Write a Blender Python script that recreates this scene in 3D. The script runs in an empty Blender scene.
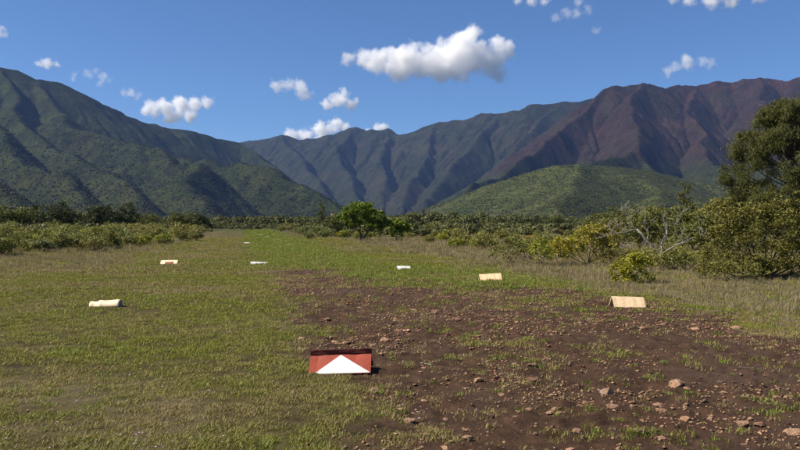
import bpy, bmesh, math, random
import numpy as np
from mathutils import Vector, Matrix

# ---------------------------------------------------------------- camera, sky, sun, exposure
scene = bpy.context.scene
col = scene.collection
EYE = 1.75
FPX = 778.0                      # focal length in pixels of an 800 px wide picture
HORIZON = 222.0

cam_data = bpy.data.cameras.new('camera')
cam = bpy.data.objects.new('camera', cam_data)
col.objects.link(cam)
cam.location = (0, 0, EYE)
cam.rotation_euler = (math.radians(90), 0, 0)
cam_data.sensor_width = 36
cam_data.lens = 36 * FPX / 800
cam_data.shift_y = -(225 - HORIZON) / 800
cam_data.clip_start = 0.1
cam_data.clip_end = 60000
scene.camera = cam

SUN_DIR = Vector((-0.97, -0.13, 0)).normalized()
SUN_EL = math.radians(46)
sun_vec = Vector((SUN_DIR.x * math.cos(SUN_EL), SUN_DIR.y * math.cos(SUN_EL), math.sin(SUN_EL)))

world = bpy.data.worlds.new('World')
scene.world = world
world.use_nodes = True
wn = world.node_tree.nodes
wl = world.node_tree.links
wn.clear()
w_out = wn.new('ShaderNodeOutputWorld')
w_bg = wn.new('ShaderNodeBackground')
w_sky = wn.new('ShaderNodeTexSky')
w_sky.sky_type = 'NISHITA'
w_sky.sun_disc = False
w_sky.sun_elevation = SUN_EL
w_sky.sun_rotation = math.atan2(SUN_DIR.x, SUN_DIR.y)
w_sky.altitude = 3000
w_sky.air_density = 1.2
w_sky.dust_density = 0.0
w_sky.ozone_density = 10.0
w_bg.inputs['Strength'].default_value = 0.072
wl.new(w_sky.outputs[0], w_bg.inputs[0])
wl.new(w_bg.outputs[0], w_out.inputs[0])

sun_data = bpy.data.lights.new('sun', 'SUN')
sun_data.energy = 5.0
sun_data.angle = math.radians(0.53)
sun_data.color = (1.0, 0.90, 0.74)
sun = bpy.data.objects.new('sun', sun_data)
col.objects.link(sun)
sun.rotation_euler = sun_vec.to_track_quat('Z', 'Y').to_euler()
sun.location = (-50, 0, 80)

scene.view_settings.view_transform = 'Standard'
scene.view_settings.look = 'None'
scene.view_settings.exposure = 0.7
scene.view_settings.gamma = 1.0
scene.view_settings.use_curve_mapping = False
scene.render.engine = 'CYCLES'
scene.cycles.max_bounces = 14
scene.cycles.diffuse_bounces = 3
scene.cycles.volume_bounces = 14
scene.cycles.transparent_max_bounces = 8
scene.cycles.use_denoising = True
scene.cycles.volume_step_rate = 1.0

# ---------------------------------------------------------------- helpers
rng = np.random.default_rng(7)
random.seed(7)
R = math.radians


def at(px, py, y):
    """point at depth y that stands behind pixel (px, py)"""
    return np.array([(px - 400) / FPX * y, y, EYE + (HORIZON - py) / FPX * y])


def tag(o, label=None, cat=None, group=None, kind=None):
    if label: o['label'] = label
    if cat: o['category'] = cat
    if group: o['group'] = group
    if kind: o['kind'] = kind
    return o


def link(name, mesh, mat=None, parent=None, loc=None):
    o = bpy.data.objects.new(name, mesh)
    col.objects.link(o)
    if mat is not None and mesh is not None and len(mesh.materials) == 0:
        mesh.materials.append(mat)
    if parent is not None: o.parent = parent
    if loc is not None: o.location = loc
    return o


def empty(name, loc, rz=0.0, s=1.0):
    o = bpy.data.objects.new(name, None)
    col.objects.link(o)
    o.empty_display_size = 0.1
    o.location = loc
    o.rotation_euler = (0, 0, rz)
    o.scale = (s, s, s)
    return o


def np_mesh(name, verts, faces, attrs=None, smooth=False):
    """verts (n,3), faces (m,k) int array, attrs: {name: float per vertex}"""
    me = bpy.data.meshes.new(name)
    verts = np.ascontiguousarray(verts, dtype=np.float32)
    faces = np.ascontiguousarray(faces, dtype=np.int32)
    m, k = faces.shape
    me.vertices.add(len(verts))
    me.vertices.foreach_set('co', verts.ravel())
    me.loops.add(m * k)
    me.loops.foreach_set('vertex_index', faces.ravel())
    me.polygons.add(m)
    me.polygons.foreach_set('loop_start', np.arange(0, m * k, k, dtype=np.int32))
    me.update(calc_edges=True)
    if attrs:
        for key, val in attrs.items():
            a = me.attributes.new(key, 'FLOAT', 'POINT')
            a.data.foreach_set('value', np.ascontiguousarray(val, dtype=np.float32))
    if smooth:
        me.polygons.foreach_set('use_smooth', np.ones(m, dtype=bool))
    me.validate()
    return me


def grid_faces(nx, ny):
    i = np.arange(nx - 1)[None, :] + nx * np.arange(ny - 1)[:, None]
    i = i.ravel()
    return np.stack([i, i + 1, i + 1 + nx, i + nx], 1)


def _hash(ix, iy, seed):
    h = (ix.astype(np.int64) * 374761393 + iy.astype(np.int64) * 668265263 + seed * 1442695041) & 0xffffffff
    h = ((h ^ (h >> 13)) * 1274126177) & 0xffffffff
    h = (h ^ (h >> 16)) & 0xffffffff
    return h / 4294967295.0


def vnoise(x, y, seed=0):
    ix = np.floor(x); iy = np.floor(y)
    fx = x - ix; fy = y - iy
    u = fx * fx * fx * (fx * (fx * 6 - 15) + 10)
    v = fy * fy * fy * (fy * (fy * 6 - 15) + 10)
    ix = ix.astype(np.int64); iy = iy.astype(np.int64)
    a = _hash(ix, iy, seed); b = _hash(ix + 1, iy, seed)
    c = _hash(ix, iy + 1, seed); d = _hash(ix + 1, iy + 1, seed)
    return (a * (1 - u) + b * u) * (1 - v) + (c * (1 - u) + d * u) * v


def fbm(x, y, scale, octaves=4, seed=0, gain=0.5):
    """0..1 fractal noise with features of about `scale`"""
    x = np.asarray(x, dtype=np.float64) / scale; y = np.asarray(y, dtype=np.float64) / scale
    t = 0.0; amp = 1.0; tot = 0.0
    for k in range(octaves):
        t = t + amp * vnoise(x, y, seed + 31 * k)
        tot += amp; amp *= gain
        x = x * 2.03 + 11.3; y = y * 2.03 + 5.7
    return t / tot


def smooth(a, b, x):
    t = np.clip((x - a) / (b - a), 0, 1)
    return t * t * (3 - 2 * t)


# ---------------------------------------------------------------- materials
def new_mat(name):
    m = bpy.data.materials.new(name)
    m.use_nodes = True
    nt = m.node_tree
    nt.nodes.clear()
    return m, nt, nt.nodes, nt.links


def mix_col(nt, fac, a, b, blend='MIX'):
    n = nt.nodes.new('ShaderNodeMix')
    n.data_type = 'RGBA'
    n.blend_type = blend
    for sock, v in ((n.inputs[0], fac), (n.inputs[6], a), (n.inputs[7], b)):
        if isinstance(v, (int, float)):
            sock.default_value = v
        elif isinstance(v, tuple):
            sock.default_value = (*v, 1)
        else:
            nt.links.new(v, sock)
    return n.outputs[2]


def noise_node(nt, vec, scale, detail=4, rough=0.55):
    n = nt.nodes.new('ShaderNodeTexNoise')
    n.inputs['Scale'].default_value = scale
    n.inputs['Detail'].default_value = detail
    n.inputs['Roughness'].default_value = rough
    if vec is not None: nt.links.new(vec, n.inputs['Vector'])
    return n.outputs[0]


def ramp01(nt, val, lo, hi):
    n = nt.nodes.new('ShaderNodeMapRange')
    n.inputs[1].default_value = lo; n.inputs[2].default_value = hi
    nt.links.new(val, n.inputs[0])
    return n.outputs[0]


def attr(nt, name, inst=False):
    n = nt.nodes.new('ShaderNodeAttribute')
    n.attribute_name = name
    n.attribute_type = 'INSTANCER' if inst else 'GEOMETRY'
    return n.outputs['Fac']


def math_node(nt, op, a, b=None):
    n = nt.nodes.new('ShaderNodeMath')
    n.operation = op
    for s, v in ((n.inputs[0], a), (n.inputs[1], b)):
        if v is None: continue
        if isinstance(v, (int, float)): s.default_value = v
        else: nt.links.new(v, s)
    return n.outputs[0]


def leaf_material(name, dark, light, alt=None, translucent=0.25, inst=False, rough=0.6):
    """leaf colour runs from dark to light by each leaf's own tint; alt is mixed in plant by plant"""
    m, nt, N, L = new_mat(name)
    t = attr(nt, 'tint')
    c = mix_col(nt, t, dark, light)
    if alt is not None:
        if inst:
            r = attr(nt, 'tint', True)
        else:
            oi = N.new('ShaderNodeObjectInfo'); r = oi.outputs['Random']
        c = mix_col(nt, r, c, mix_col(nt, t, tuple(0.6 * v for v in alt), alt))
    p = N.new('ShaderNodeBsdfPrincipled')
    p.inputs['Roughness'].default_value = rough
    p.inputs['Specular IOR Level'].default_value = 0.25
    L.new(c, p.inputs['Base Color'])
    tr = N.new('ShaderNodeBsdfTranslucent')
    L.new(mix_col(nt, 1.0, c, (1.0, 1.0, 0.55), 'MULTIPLY'), tr.inputs['Color'])
    ms = N.new('ShaderNodeMixShader')
    ms.inputs[0].default_value = translucent
    L.new(p.outputs[0], ms.inputs[1]); L.new(tr.outputs[0], ms.inputs[2])
    o = N.new('ShaderNodeOutputMaterial')
    L.new(ms.outputs[0], o.inputs[0])
    return m


def bark_material(name, a, b):
    m, nt, N, L = new_mat(name)
    tc = N.new('ShaderNodeTexCoord')
    n1 = noise_node(nt, tc.outputs['Object'], 9, 6, 0.7)
    c = mix_col(nt, ramp01(nt, n1, 0.35, 0.65), a, b)
    p = N.new('ShaderNodeBsdfPrincipled')
    p.inputs['Roughness'].default_value = 0.9
    L.new(c, p.inputs['Base Color'])
    bp = N.new('ShaderNodeBump'); bp.inputs['Strength'].default_value = 0.5; bp.inputs['Distance'].default_value = 0.02
    L.new(n1, bp.inputs['Height']); L.new(bp.outputs[0], p.inputs['Normal'])
    o = N.new('ShaderNodeOutputMaterial'); L.new(p.outputs[0], o.inputs[0])
    return m


def paint_material(name, colour, dirt, dirt_amount=0.5, rough=0.55):
    m, nt, N, L = new_mat(name)
    tc = N.new('ShaderNodeTexCoord')
    n1 = noise_node(nt, tc.outputs['Object'], 7, 6, 0.65)
    n2 = noise_node(nt, tc.outputs['Object'], 40, 3, 0.6)
    f = math_node(nt, 'MULTIPLY', ramp01(nt, n1, 0.45, 0.75), dirt_amount)
    c = mix_col(nt, f, colour, dirt)
    c = mix_col(nt, math_node(nt, 'MULTIPLY', ramp01(nt, n2, 0.6, 0.75), 0.35 * dirt_amount), c, dirt)
    p = N.new('ShaderNodeBsdfPrincipled')
    p.inputs['Roughness'].default_value = rough
    p.inputs['Specular IOR Level'].default_value = 0.3
    L.new(c, p.inputs['Base Color'])
    bp = N.new('ShaderNodeBump'); bp.inputs['Strength'].default_value = 0.25; bp.inputs['Distance'].default_value = 0.01
    L.new(n1, bp.inputs['Height']); L.new(bp.outputs[0], p.inputs['Normal'])
    o = N.new('ShaderNodeOutputMaterial'); L.new(p.outputs[0], o.inputs[0])
    return m

# ---------------------------------------------------------------- mountains
def erode(h, dx, iters, K, m=0.45, crit=0.95):
    """stream-power erosion: rivers cut valleys, crests (which drain nothing) stay"""
    ny, nx = h.shape
    idx = np.arange(nx * ny).reshape(ny, nx)
    for it in range(iters):
        best = np.zeros((ny, nx)); rec = idx.copy(); rd = np.full((ny, nx), dx)
        for dy in (-1, 0, 1):
            for dx_ in (-1, 0, 1):
                if dx_ == 0 and dy == 0: continue
                dist = dx * math.hypot(dx_, dy)
                ys = slice(max(0, dy), ny + min(0, dy)); xs = slice(max(0, dx_), nx + min(0, dx_))
                yt = slice(max(0, -dy), ny + min(0, -dy)); xt = slice(max(0, -dx_), nx + min(0, -dx_))
                s = (h[yt, xt] - h[ys, xs]) / dist
                b = s > best[yt, xt]
                best[yt, xt] = np.where(b, s, best[yt, xt])
                rec[yt, xt] = np.where(b, idx[ys, xs], rec[yt, xt])
                rd[yt, xt] = np.where(b, dist, rd[yt, xt])
        hf = h.ravel()
        order = np.argsort(hf).tolist()
        recl = rec.ravel().tolist()
        A = [1.0] * (nx * ny)
        for i in reversed(order):
            r = recl[i]
            if r != i: A[r] += A[i]
        F = (K * np.array(A) ** m).tolist()
        cl = (crit * rd.ravel()).tolist()
        hl = hf.tolist()
        for i in order:
            r = recl[i]
            if r != i:
                hr = hl[r]
                v = (hl[i] + F[i] * hr) / (1.0 + F[i])
                c = hr + cl[i]
                hl[i] = v if v < c else c
        h = np.array(hl).reshape(ny, nx)
        p = np.pad(h, 1, mode='edge')
        lap = p[2:, 1:-1] + p[:-2, 1:-1] + p[1:-1, 2:] + p[1:-1, :-2] - 4 * h
        h = h + 0.015 * lap
    return h


def ridge_field(X, Y, ridges, power):
    """height from crest polylines: each crest falls away to both sides"""
    H = np.full(X.shape, -400.0)
    for spread, pts in ridges:
        P = [at(*p) for p in pts]
        for a, b in zip(P[:-1], P[1:]):
            ex, ey = b[0] - a[0], b[1] - a[1]
            l2 = ex * ex + ey * ey
            t = np.clip(((X - a[0]) * ex + (Y - a[1]) * ey) / l2, 0, 1)
            d = np.hypot(X - a[0] - t * ex, Y - a[1] - t * ey)
            z = a[2] + t * (b[2] - a[2])
            rad = np.maximum(z, 20) * spread
            q = 1 - d / rad
            h = np.where(q > 0, z * np.abs(q) ** power, -(d - rad) * 0.06)
            H = np.maximum(H, h)
    return H


def upsample(a, k):
    """smooth k-times finer grid (cubic)"""
    def up(a, axis):
        a = np.moveaxis(a, axis, 0)
        n = a.shape[0]
        t = np.linspace(0, n - 1, (n - 1) * k + 1)
        i = np.minimum(t.astype(int), n - 2); f = (t - i)[:, None]
        p0 = a[np.maximum(i - 1, 0)]; p1 = a[i]; p2 = a[i + 1]; p3 = a[np.minimum(i + 2, n - 1)]
        r = 0.5 * (2 * p1 + (p2 - p0) * f + (2 * p0 - 5 * p1 + 4 * p2 - p3) * f * f + (3 * p1 - p0 - 3 * p2 + p3) * f ** 3)
        return np.moveaxis(r, 0, axis)
    return up(up(a, 0), 1)


TERRAIN = {}


def massif(name, bounds, step, ridges, mat, power=1.25, iters=18, K=0.022, m=0.45, noise=60, nscale=500, seed=1, fine=2, detail=3.0, crit=0.95, lift=0.0):
    x0, x1, y0, y1 = bounds
    xs = np.arange(x0, x1 + step, step); ys = np.arange(y0, y1 + step, step)
    X, Y = np.meshgrid(xs, ys)
    wx = (fbm(X, Y, nscale * 0.8, 3, seed + 5) - 0.5) * nscale * 0.35
    wy = (fbm(X, Y, nscale * 0.8, 3, seed + 9) - 0.5) * nscale * 0.35
    target = ridge_field(X, Y, ridges, power)
    near = ridge_field(X + wx, Y + wy, ridges, power)
    # the crests stay where they are, the flanks wander
    keep = smooth(0.80, 0.97, target / np.maximum(ridge_field(X, Y, [(60.0, p) for _, p in ridges], power), 1.0))
    H = target * keep + near * (1 - keep)
    rel = np.clip(H / 150.0, 0, 1)
    H = H + (fbm(X, Y, nscale, 6, seed, 0.55) - 0.5) * noise * rel * (1 - 0.75 * keep)
    H = erode(H, step, iters, K, m, crit)
    # crests that rivers ate into are lifted back
    if lift > 0:
        diff = np.clip(target - H, 0, None) * keep
        for _ in range(6):
            p = np.pad(diff, 1, mode='edge')
            diff = np.maximum(diff, (p[2:, 1:-1] + p[:-2, 1:-1] + p[1:-1, 2:] + p[1:-1, :-2]) * 0.25)
        H = H + diff * lift
    Hf = upsample(H, fine)
    xs = np.linspace(xs[0], xs[-1], Hf.shape[1]); ys = np.linspace(ys[0], ys[-1], Hf.shape[0])
    X, Y = np.meshgrid(xs, ys)
    Hf = Hf + (fbm(X, Y, step * 5, 5, seed + 3, 0.6) - 0.5) * detail * 2 * np.clip(Hf / 60, 0, 1)
    Hf = np.maximum(Hf, -12)
    TERRAIN[name] = (xs, ys, Hf)
    V = np.stack([X.ravel(), Y.ravel(), Hf.ravel()], 1)
    F = grid_faces(len(xs), len(ys))
    z = V[:, 2]
    F = F[(z[F] > -8).any(1)]
    used = np.unique(F); remap = np.full(len(V), -1); remap[used] = np.arange(len(used))
    me = np_mesh(name, V[used], remap[F], smooth=True)
    o = link(name, me, mat)
    tag(o, kind='structure')
    return o


def height_at(name, x, y):
    xs, ys, H = TERRAIN[name]
    i = np.clip(((x - xs[0]) / (xs[1] - xs[0])).astype(int), 0, len(xs) - 1)
    j = np.clip(((y - ys[0]) / (ys[1] - ys[0])).astype(int), 0, len(ys) - 1)
    return H[j, i]


def mountain_material(name, base, alt, bare, bare_lo, bare_hi, grain=0.03, alt2=None, foot=None, foot_top=120):
    m, nt, N, L = new_mat(name)
    g = N.new('ShaderNodeNewGeometry')
    pos = g.outputs['Position']
    big = noise_node(nt, pos, 0.0028, 5, 0.55)
    mid = noise_node(nt, pos, 0.012, 6, 0.65)
    fin = noise_node(nt, pos, grain * 2.5, 5, 0.7)
    c = mix_col(nt, ramp01(nt, mid, 0.38, 0.62), base, alt)
    c = mix_col(nt, ramp01(nt, big, bare_lo, bare_hi), c, bare)
    if alt2 is not None:
        big2 = noise_node(nt, pos, 0.0045, 6, 0.6)
        c = mix_col(nt, ramp01(nt, big2, 0.5, 0.68), c, alt2)
    if foot is not None:
        sep = N.new('ShaderNodeSeparateXYZ'); L.new(pos, sep.inputs[0])
        hz = math_node(nt, 'ADD', sep.outputs[2], math_node(nt, 'MULTIPLY', big, -160.0))
        f = N.new('ShaderNodeMapRange')
        f.inputs[1].default_value = foot_top - 60; f.inputs[2].default_value = foot_top - 160
        f.inputs[3].default_value = 0; f.inputs[4].default_value = 1
        L.new(hz, f.inputs[0])
        c = mix_col(nt, f.outputs[0], c, mix_col(nt, ramp01(nt, mid, 0.4, 0.6), foot, tuple(v * 0.6 for v in foot)))
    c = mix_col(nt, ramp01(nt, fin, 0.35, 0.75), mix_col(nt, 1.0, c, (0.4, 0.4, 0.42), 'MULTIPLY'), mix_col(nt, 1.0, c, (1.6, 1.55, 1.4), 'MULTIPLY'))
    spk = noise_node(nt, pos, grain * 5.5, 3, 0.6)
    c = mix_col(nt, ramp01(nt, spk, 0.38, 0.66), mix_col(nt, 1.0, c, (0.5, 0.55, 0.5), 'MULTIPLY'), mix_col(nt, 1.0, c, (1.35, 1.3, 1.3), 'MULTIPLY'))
    p = N.new('ShaderNodeBsdfPrincipled')
    p.inputs['Roughness'].default_value = 0.95
    p.inputs['Specular IOR Level'].default_value = 0.1
    L.new(c, p.inputs['Base Color'])
    bp = N.new('ShaderNodeBump'); bp.inputs['Strength'].default_value = 0.9; bp.inputs['Distance'].default_value = 9.0
    L.new(math_node(nt, 'ADD', mid, math_node(nt, 'MULTIPLY', fin, 0.6)), bp.inputs['Height'])
    L.new(bp.outputs[0], p.inputs['Normal'])
    o = N.new('ShaderNodeOutputMaterial'); L.new(p.outputs[0], o.inputs[0])
    return m


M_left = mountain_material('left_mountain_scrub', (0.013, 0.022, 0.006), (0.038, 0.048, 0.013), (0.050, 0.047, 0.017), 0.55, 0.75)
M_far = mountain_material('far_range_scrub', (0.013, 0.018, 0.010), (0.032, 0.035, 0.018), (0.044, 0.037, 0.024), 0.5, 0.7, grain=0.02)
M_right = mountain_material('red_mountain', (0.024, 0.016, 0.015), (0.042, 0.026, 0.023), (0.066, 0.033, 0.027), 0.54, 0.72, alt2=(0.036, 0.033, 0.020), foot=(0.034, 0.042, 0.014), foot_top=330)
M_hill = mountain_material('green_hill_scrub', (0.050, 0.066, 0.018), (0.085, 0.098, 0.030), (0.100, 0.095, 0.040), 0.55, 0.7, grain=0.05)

massif('left_mountain', (-4200, 60, 1150, 6200), 15, [
    (1.55, [(-220, 40, 3300), (-80, 56, 3600), (0, 67, 3900), (20, 71, 3950), (36, 79, 4000), (60, 82, 4100), (80, 91, 4150), (105, 103, 4250), (130, 114, 4400), (155, 123, 4600), (180, 130, 4750), (205, 134, 4900), (225, 139, 5000), (237, 142, 5050), (250, 149, 4950), (268, 163, 4800), (292, 178, 4600), (331, 206, 4300)]),
    (1.75, [(36, 79, 4000), (55, 104, 3650), (80, 127, 3350), (127, 134, 3200), (169, 149, 3000), (188, 168, 2700), (200, 192, 2350), (212, 212, 1900)]),
    (1.5, [(150, 146, 3900), (180, 152, 3600), (205, 158, 3350), (225, 162, 3150), (244, 160, 3000), (264, 164, 2900), (289, 177, 2800), (307, 189, 2720), (325, 200, 2650), (344, 212, 2580)]),
    (1.30, [(-80, 56, 3600), (-50, 95, 3000), (0, 130, 2600), (45, 165, 2250), (85, 190, 1900), (110, 208, 1500)]),
    (1.30, [(0, 67, 3900), (10, 100, 3500), (50, 140, 3000), (100, 170, 2600), (140, 195, 2150), (160, 212, 1700)]),
    (1.30, [(-220, 40, 3300), (-160, 110, 2400), (-60, 160, 1900), (0, 190, 1600), (30, 206, 1300)]),
], M_left, power=1.25, iters=18, K=0.017, noise=85, nscale=380, seed=11, fine=2, detail=10, crit=1.25, lift=1.0)

massif('far_range', (-3000, 3100, 4300, 9300), 20, [
    (1.7, [(60, 150, 8200), (150, 144, 8000), (200, 141, 7900), (236, 139, 7800), (262, 138, 7700), (275, 136, 7650), (283, 135, 7600), (300, 139, 7600), (320, 137, 7600), (335, 133, 7500), (350, 128, 7500), (365, 131, 7450), (378, 130, 7400), (391, 126, 7400), (403, 130, 7300), (420, 127, 7200), (440, 123, 7100), (460, 120, 7000), (480, 115, 6900), (500, 112, 6800), (520, 109, 6700), (540, 105, 6600), (560, 102, 6600), (576, 101, 6600), (600, 96, 6700), (660, 90, 6900), (720, 92, 7200)]),
    (1.3, [(283, 135, 7600), (296, 155, 6900), (318, 180, 6200), (338, 200, 5600)]),
    (1.3, [(350, 128, 7500), (340, 150, 6900), (350, 175, 6300), (365, 200, 5700)]),
    (1.3, [(391, 126, 7400), (385, 150, 6800), (384, 180, 6100), (388, 205, 5500)]),
    (1.3, [(440, 123, 7100), (425, 150, 6500), (412, 180, 5800), (402, 207, 5200)]),
    (1.3, [(500, 112, 6800), (475, 140, 6200), (450, 170, 5600), (425, 200, 5000)]),
    (1.3, [(560, 102, 6600), (530, 130, 6000), (500, 160, 5400), (470, 190, 4800)]),
], M_far, power=1.2, iters=18, K=0.016, noise=130, nscale=360, seed=23, fine=2, detail=13, crit=1.3, lift=1.0)

massif('red_mountain', (-50, 4300, 2300, 7000), 15, [
    (1.5, [(577, 104, 4900), (592, 96, 4900), (602, 89, 4900), (613, 86, 4900), (628, 85, 4950), (642, 83, 5000), (655, 85, 5050), (664, 88, 5150), (677, 85, 5250), (697, 86, 5300), (714, 81, 5300), (731, 82, 5300), (745, 79, 5250), (760, 77, 5200), (775, 79, 5150), (787, 80, 5100), (800, 76, 5050), (850, 70, 5000), (950, 60, 4900), (1060, 70, 4800)]),
    (0.52, [(602, 89, 4900), (577, 104, 4600), (560, 112, 4450), (543, 119, 4300), (530, 130, 4150), (518, 140, 4000), (497, 160, 3750), (472, 173, 3550), (442, 195, 3250), (424, 212, 3050)]),
    (1.15, [(642, 83, 5000), (630, 100, 4600), (634, 122, 4200), (636, 142, 3850), (648, 165, 3450), (668, 190, 2950), (690, 208, 2600)]),
    (1.2, [(697, 86, 5300), (690, 110, 4800), (700, 135, 4300), (715, 165, 3700), (735, 195, 3000)]),
    (1.2, [(760, 77, 5200), (765, 105, 4600), (775, 135, 4000), (790, 165, 3400), (800, 195, 2800)]),
    (1.2, [(850, 70, 5000), (850, 110, 4300), (860, 150, 3600), (870, 190, 2900)]),
    (1.1, [(640, 150, 3700), (622, 152, 3500), (602, 158, 3350), (580, 168, 3200)]),
], M_right, power=1.25, iters=16, K=0.010, noise=60, nscale=260, seed=37, fine=2, detail=11, crit=1.6, lift=1.0)

massif('green_hill', (-100, 1900, 1300, 3100), 12, [
    (2.6, [(428, 213, 2350), (446, 203, 2350), (463, 194, 2350), (480, 186, 2350), (497, 179, 2350), (513, 175, 2350), (527, 172, 2350), (556, 165, 2350), (581, 164, 2350), (603, 166, 2380), (620, 167, 2420), (650, 171, 2480), (690, 180, 2500), (740, 188, 2450), (820, 194, 2350), (900, 200, 2350)]),
    (2.2, [(581, 164, 2350), (570, 178, 2100), (560, 195, 1850), (555, 210, 1550)]),
    (2.2, [(650, 180, 2350), (655, 192, 2050), (650, 205, 1750), (650, 213, 1500)]),
], M_hill, power=1.15, iters=10, K=0.010, noise=22, nscale=260, seed=51, fine=2, detail=3, lift=1.0)

# ---------------------------------------------------------------- ground
def strip_t(x, y):
    """metres across the airstrip (its axis runs to the left of straight ahead)"""
    return (x + 0.199 * y) * 0.98


def dirt_mask(x, y):
    t = strip_t(x, y)
    w = (fbm(x, y, 1.6, 4, 101) - 0.5)
    left = smooth(0.3, 1.5, t + w * 2.0)
    right = 1 - smooth(7.6, 9.4, t + w * 3.0 - 0.12 * np.clip(9 - y, 0, 9) * 6)
    far = 1 - smooth(24, 33, y + w * 10 + 0.9 * np.clip(t - 4, 0, 9) * 1.3)
    holes = 1 - 0.42 * smooth(0.55, 0.70, fbm(x, y, 1.3, 4, 107) + 0.012 * (y - 10))
    return np.clip(left * right * far * holes, 0, 1)


def green_mask(x, y):
    t = strip_t(x, y)
    n = fbm(x, y, 2.2, 3, 131) - 0.5
    strip = smooth(-0.2, 1.0, t + n * 2) * (1 - smooth(4.4, 6.0, t + n * 2)) * smooth(27, 36, y + n * 6)
    patch = smooth(2.5, 4, t) * (1 - smooth(8, 10, t)) * smooth(19, 22, y + n * 4) * (1 - smooth(28, 33, y + n * 4)) * 0.8
    spots = smooth(0.60, 0.72, fbm(x, y, 0.9, 3, 137)) * (1 - smooth(18, 24, y)) * 0.24
    return np.clip(np.maximum(np.maximum(strip, patch), spots), 0, 1)


def dry_mask(x, y):
    t = strip_t(x, y)
    n = fbm(x, y, 3.0, 4, 151) - 0.5
    right = smooth(8.2, 10.5, t + n * 3)
    left = smooth(4.0, 6.0, -t + n * 4) * smooth(22, 32, y + n * 8)
    spots = smooth(0.55, 0.68, fbm(x, y, 2.6, 4, 157)) * 0.7
    return np.clip(np.maximum(np.maximum(right, left), spots), 0, 1)


def ground_z(x, y):
    x = np.asarray(x, float); y = np.asarray(y, float)
    near = 1 - smooth(60, 140, np.hypot(x, y))
    z = (fbm(x, y, 7, 3, 71) - 0.5) * 0.14 * near + (fbm(x, y, 1.1, 3, 73) - 0.5) * 0.05 * near
    dm = dirt_mask(x, y)
    clod = fbm(x, y, 0.24, 4, 79, 0.65) - 0.5
    z = z + dm * (np.abs(clod) * 0.20 - 0.03) * (1 - smooth(22, 40, y))
    return z


def axis(fine, lo_hi, coarse):
    a, b = lo_hi
    mid = np.arange(a, b + 1e-6, fine)
    up = []; v = b; s = fine
    while v < coarse[1]:
        s *= 1.16; v += s; up.append(v)
    dn = []; v = a; s = fine
    while v > coarse[0]:
        s *= 1.16; v -= s; dn.append(v)
    return np.concatenate([np.array(dn[::-1]), mid, np.array(up)])


gx = axis(0.045, (-7.5, 8.5), (-13000, 13000))
ys_ = [4.0]
while ys_[-1] < 14000:
    y = ys_[-1]
    ys_.append(y + max(0.035, 0.0062 * y if y < 40 else 0.02 * y))
dn = []; v = 4.0; s = 0.1
while v > -3000:
    s *= 1.4; v -= s; dn.append(v)
gy = np.concatenate([np.array(dn[::-1]), np.array(ys_)])
GX, GY = np.meshgrid(gx, gy)
GZ = ground_z(GX, GY)
gmesh = np_mesh('ground', np.stack([GX.ravel(), GY.ravel(), GZ.ravel()], 1), grid_faces(len(gx), len(gy)),
                {'dirt': dirt_mask(GX, GY).ravel(), 'green': green_mask(GX, GY).ravel(), 'dry': dry_mask(GX, GY).ravel()}, smooth=True)


def ground_material():
    m, nt, N, L = new_mat('ground_soil_and_turf')
    g = N.new('ShaderNodeNewGeometry'); pos = g.outputs['Position']
    n_big = noise_node(nt, pos, 0.35, 5, 0.6)
    n_mid = noise_node(nt, pos, 3.5, 6, 0.65)
    n_fin = noise_node(nt, pos, 30, 6, 0.75)
    soil = mix_col(nt, ramp01(nt, n_mid, 0.35, 0.65), (0.039, 0.0215, 0.0125), (0.090, 0.051, 0.031))
    soil = mix_col(nt, ramp01(nt, n_fin, 0.55, 0.72), soil, (0.16, 0.092, 0.055))
    soil = mix_col(nt, ramp01(nt, n_big, 0.5, 0.7), soil, (0.078, 0.049, 0.035))
    turf = mix_col(nt, ramp01(nt, n_mid, 0.35, 0.65), (0.040, 0.031, 0.011), (0.100, 0.084, 0.026))
    turf = mix_col(nt, ramp01(nt, n_fin, 0.5, 0.75), turf, (0.17, 0.125, 0.060))
    green = mix_col(nt, ramp01(nt, n_mid, 0.35, 0.65), (0.070, 0.100, 0.018), (0.125, 0.160, 0.032))
    dry = mix_col(nt, ramp01(nt, n_mid, 0.35, 0.65), (0.12, 0.095, 0.055), (0.19, 0.155, 0.09))
    c = mix_col(nt, math_node(nt, 'MULTIPLY', attr(nt, 'dry'), 0.75), turf, dry)
    c = mix_col(nt, math_node(nt, 'MULTIPLY', attr(nt, 'green'), 0.55), c, green)
    d = math_node(nt, 'ADD', attr(nt, 'dirt'), math_node(nt, 'MULTIPLY', math_node(nt, 'SUBTRACT', n_mid, 0.5), 0.7))
    c = mix_col(nt, ramp01(nt, d, 0.2, 0.6), c, soil)
    # beyond the field: scrubland
    sep = N.new('ShaderNodeSeparateXYZ'); L.new(pos, sep.inputs[0])
    n_scrub = noise_node(nt, pos, 0.02, 6, 0.7)
    far = mix_col(nt, ramp01(nt, n_scrub, 0.4, 0.6), (0.040, 0.050, 0.016), (0.075, 0.078, 0.030))
    c = mix_col(nt, ramp01(nt, sep.outputs[1], 100, 190), c, far)
    p = N.new('ShaderNodeBsdfPrincipled')
    p.inputs['Roughness'].default_value = 0.95; p.inputs['Specular IOR Level'].default_value = 0.15
    L.new(c, p.inputs['Base Color'])
    bp = N.new('ShaderNodeBump'); bp.inputs['Strength'].default_value = 1.0; bp.inputs['Distance'].default_value = 0.06
    L.new(math_node(nt, 'ADD', n_mid, math_node(nt, 'MULTIPLY', n_fin, 0.5)), bp.inputs['Height'])
    L.new(bp.outputs[0], p.inputs['Normal'])
    o = N.new('ShaderNodeOutputMaterial'); L.new(p.outputs[0], o.inputs[0])
    return m


ground = link('ground', gmesh, ground_material())
tag(ground, kind='structure')


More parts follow.
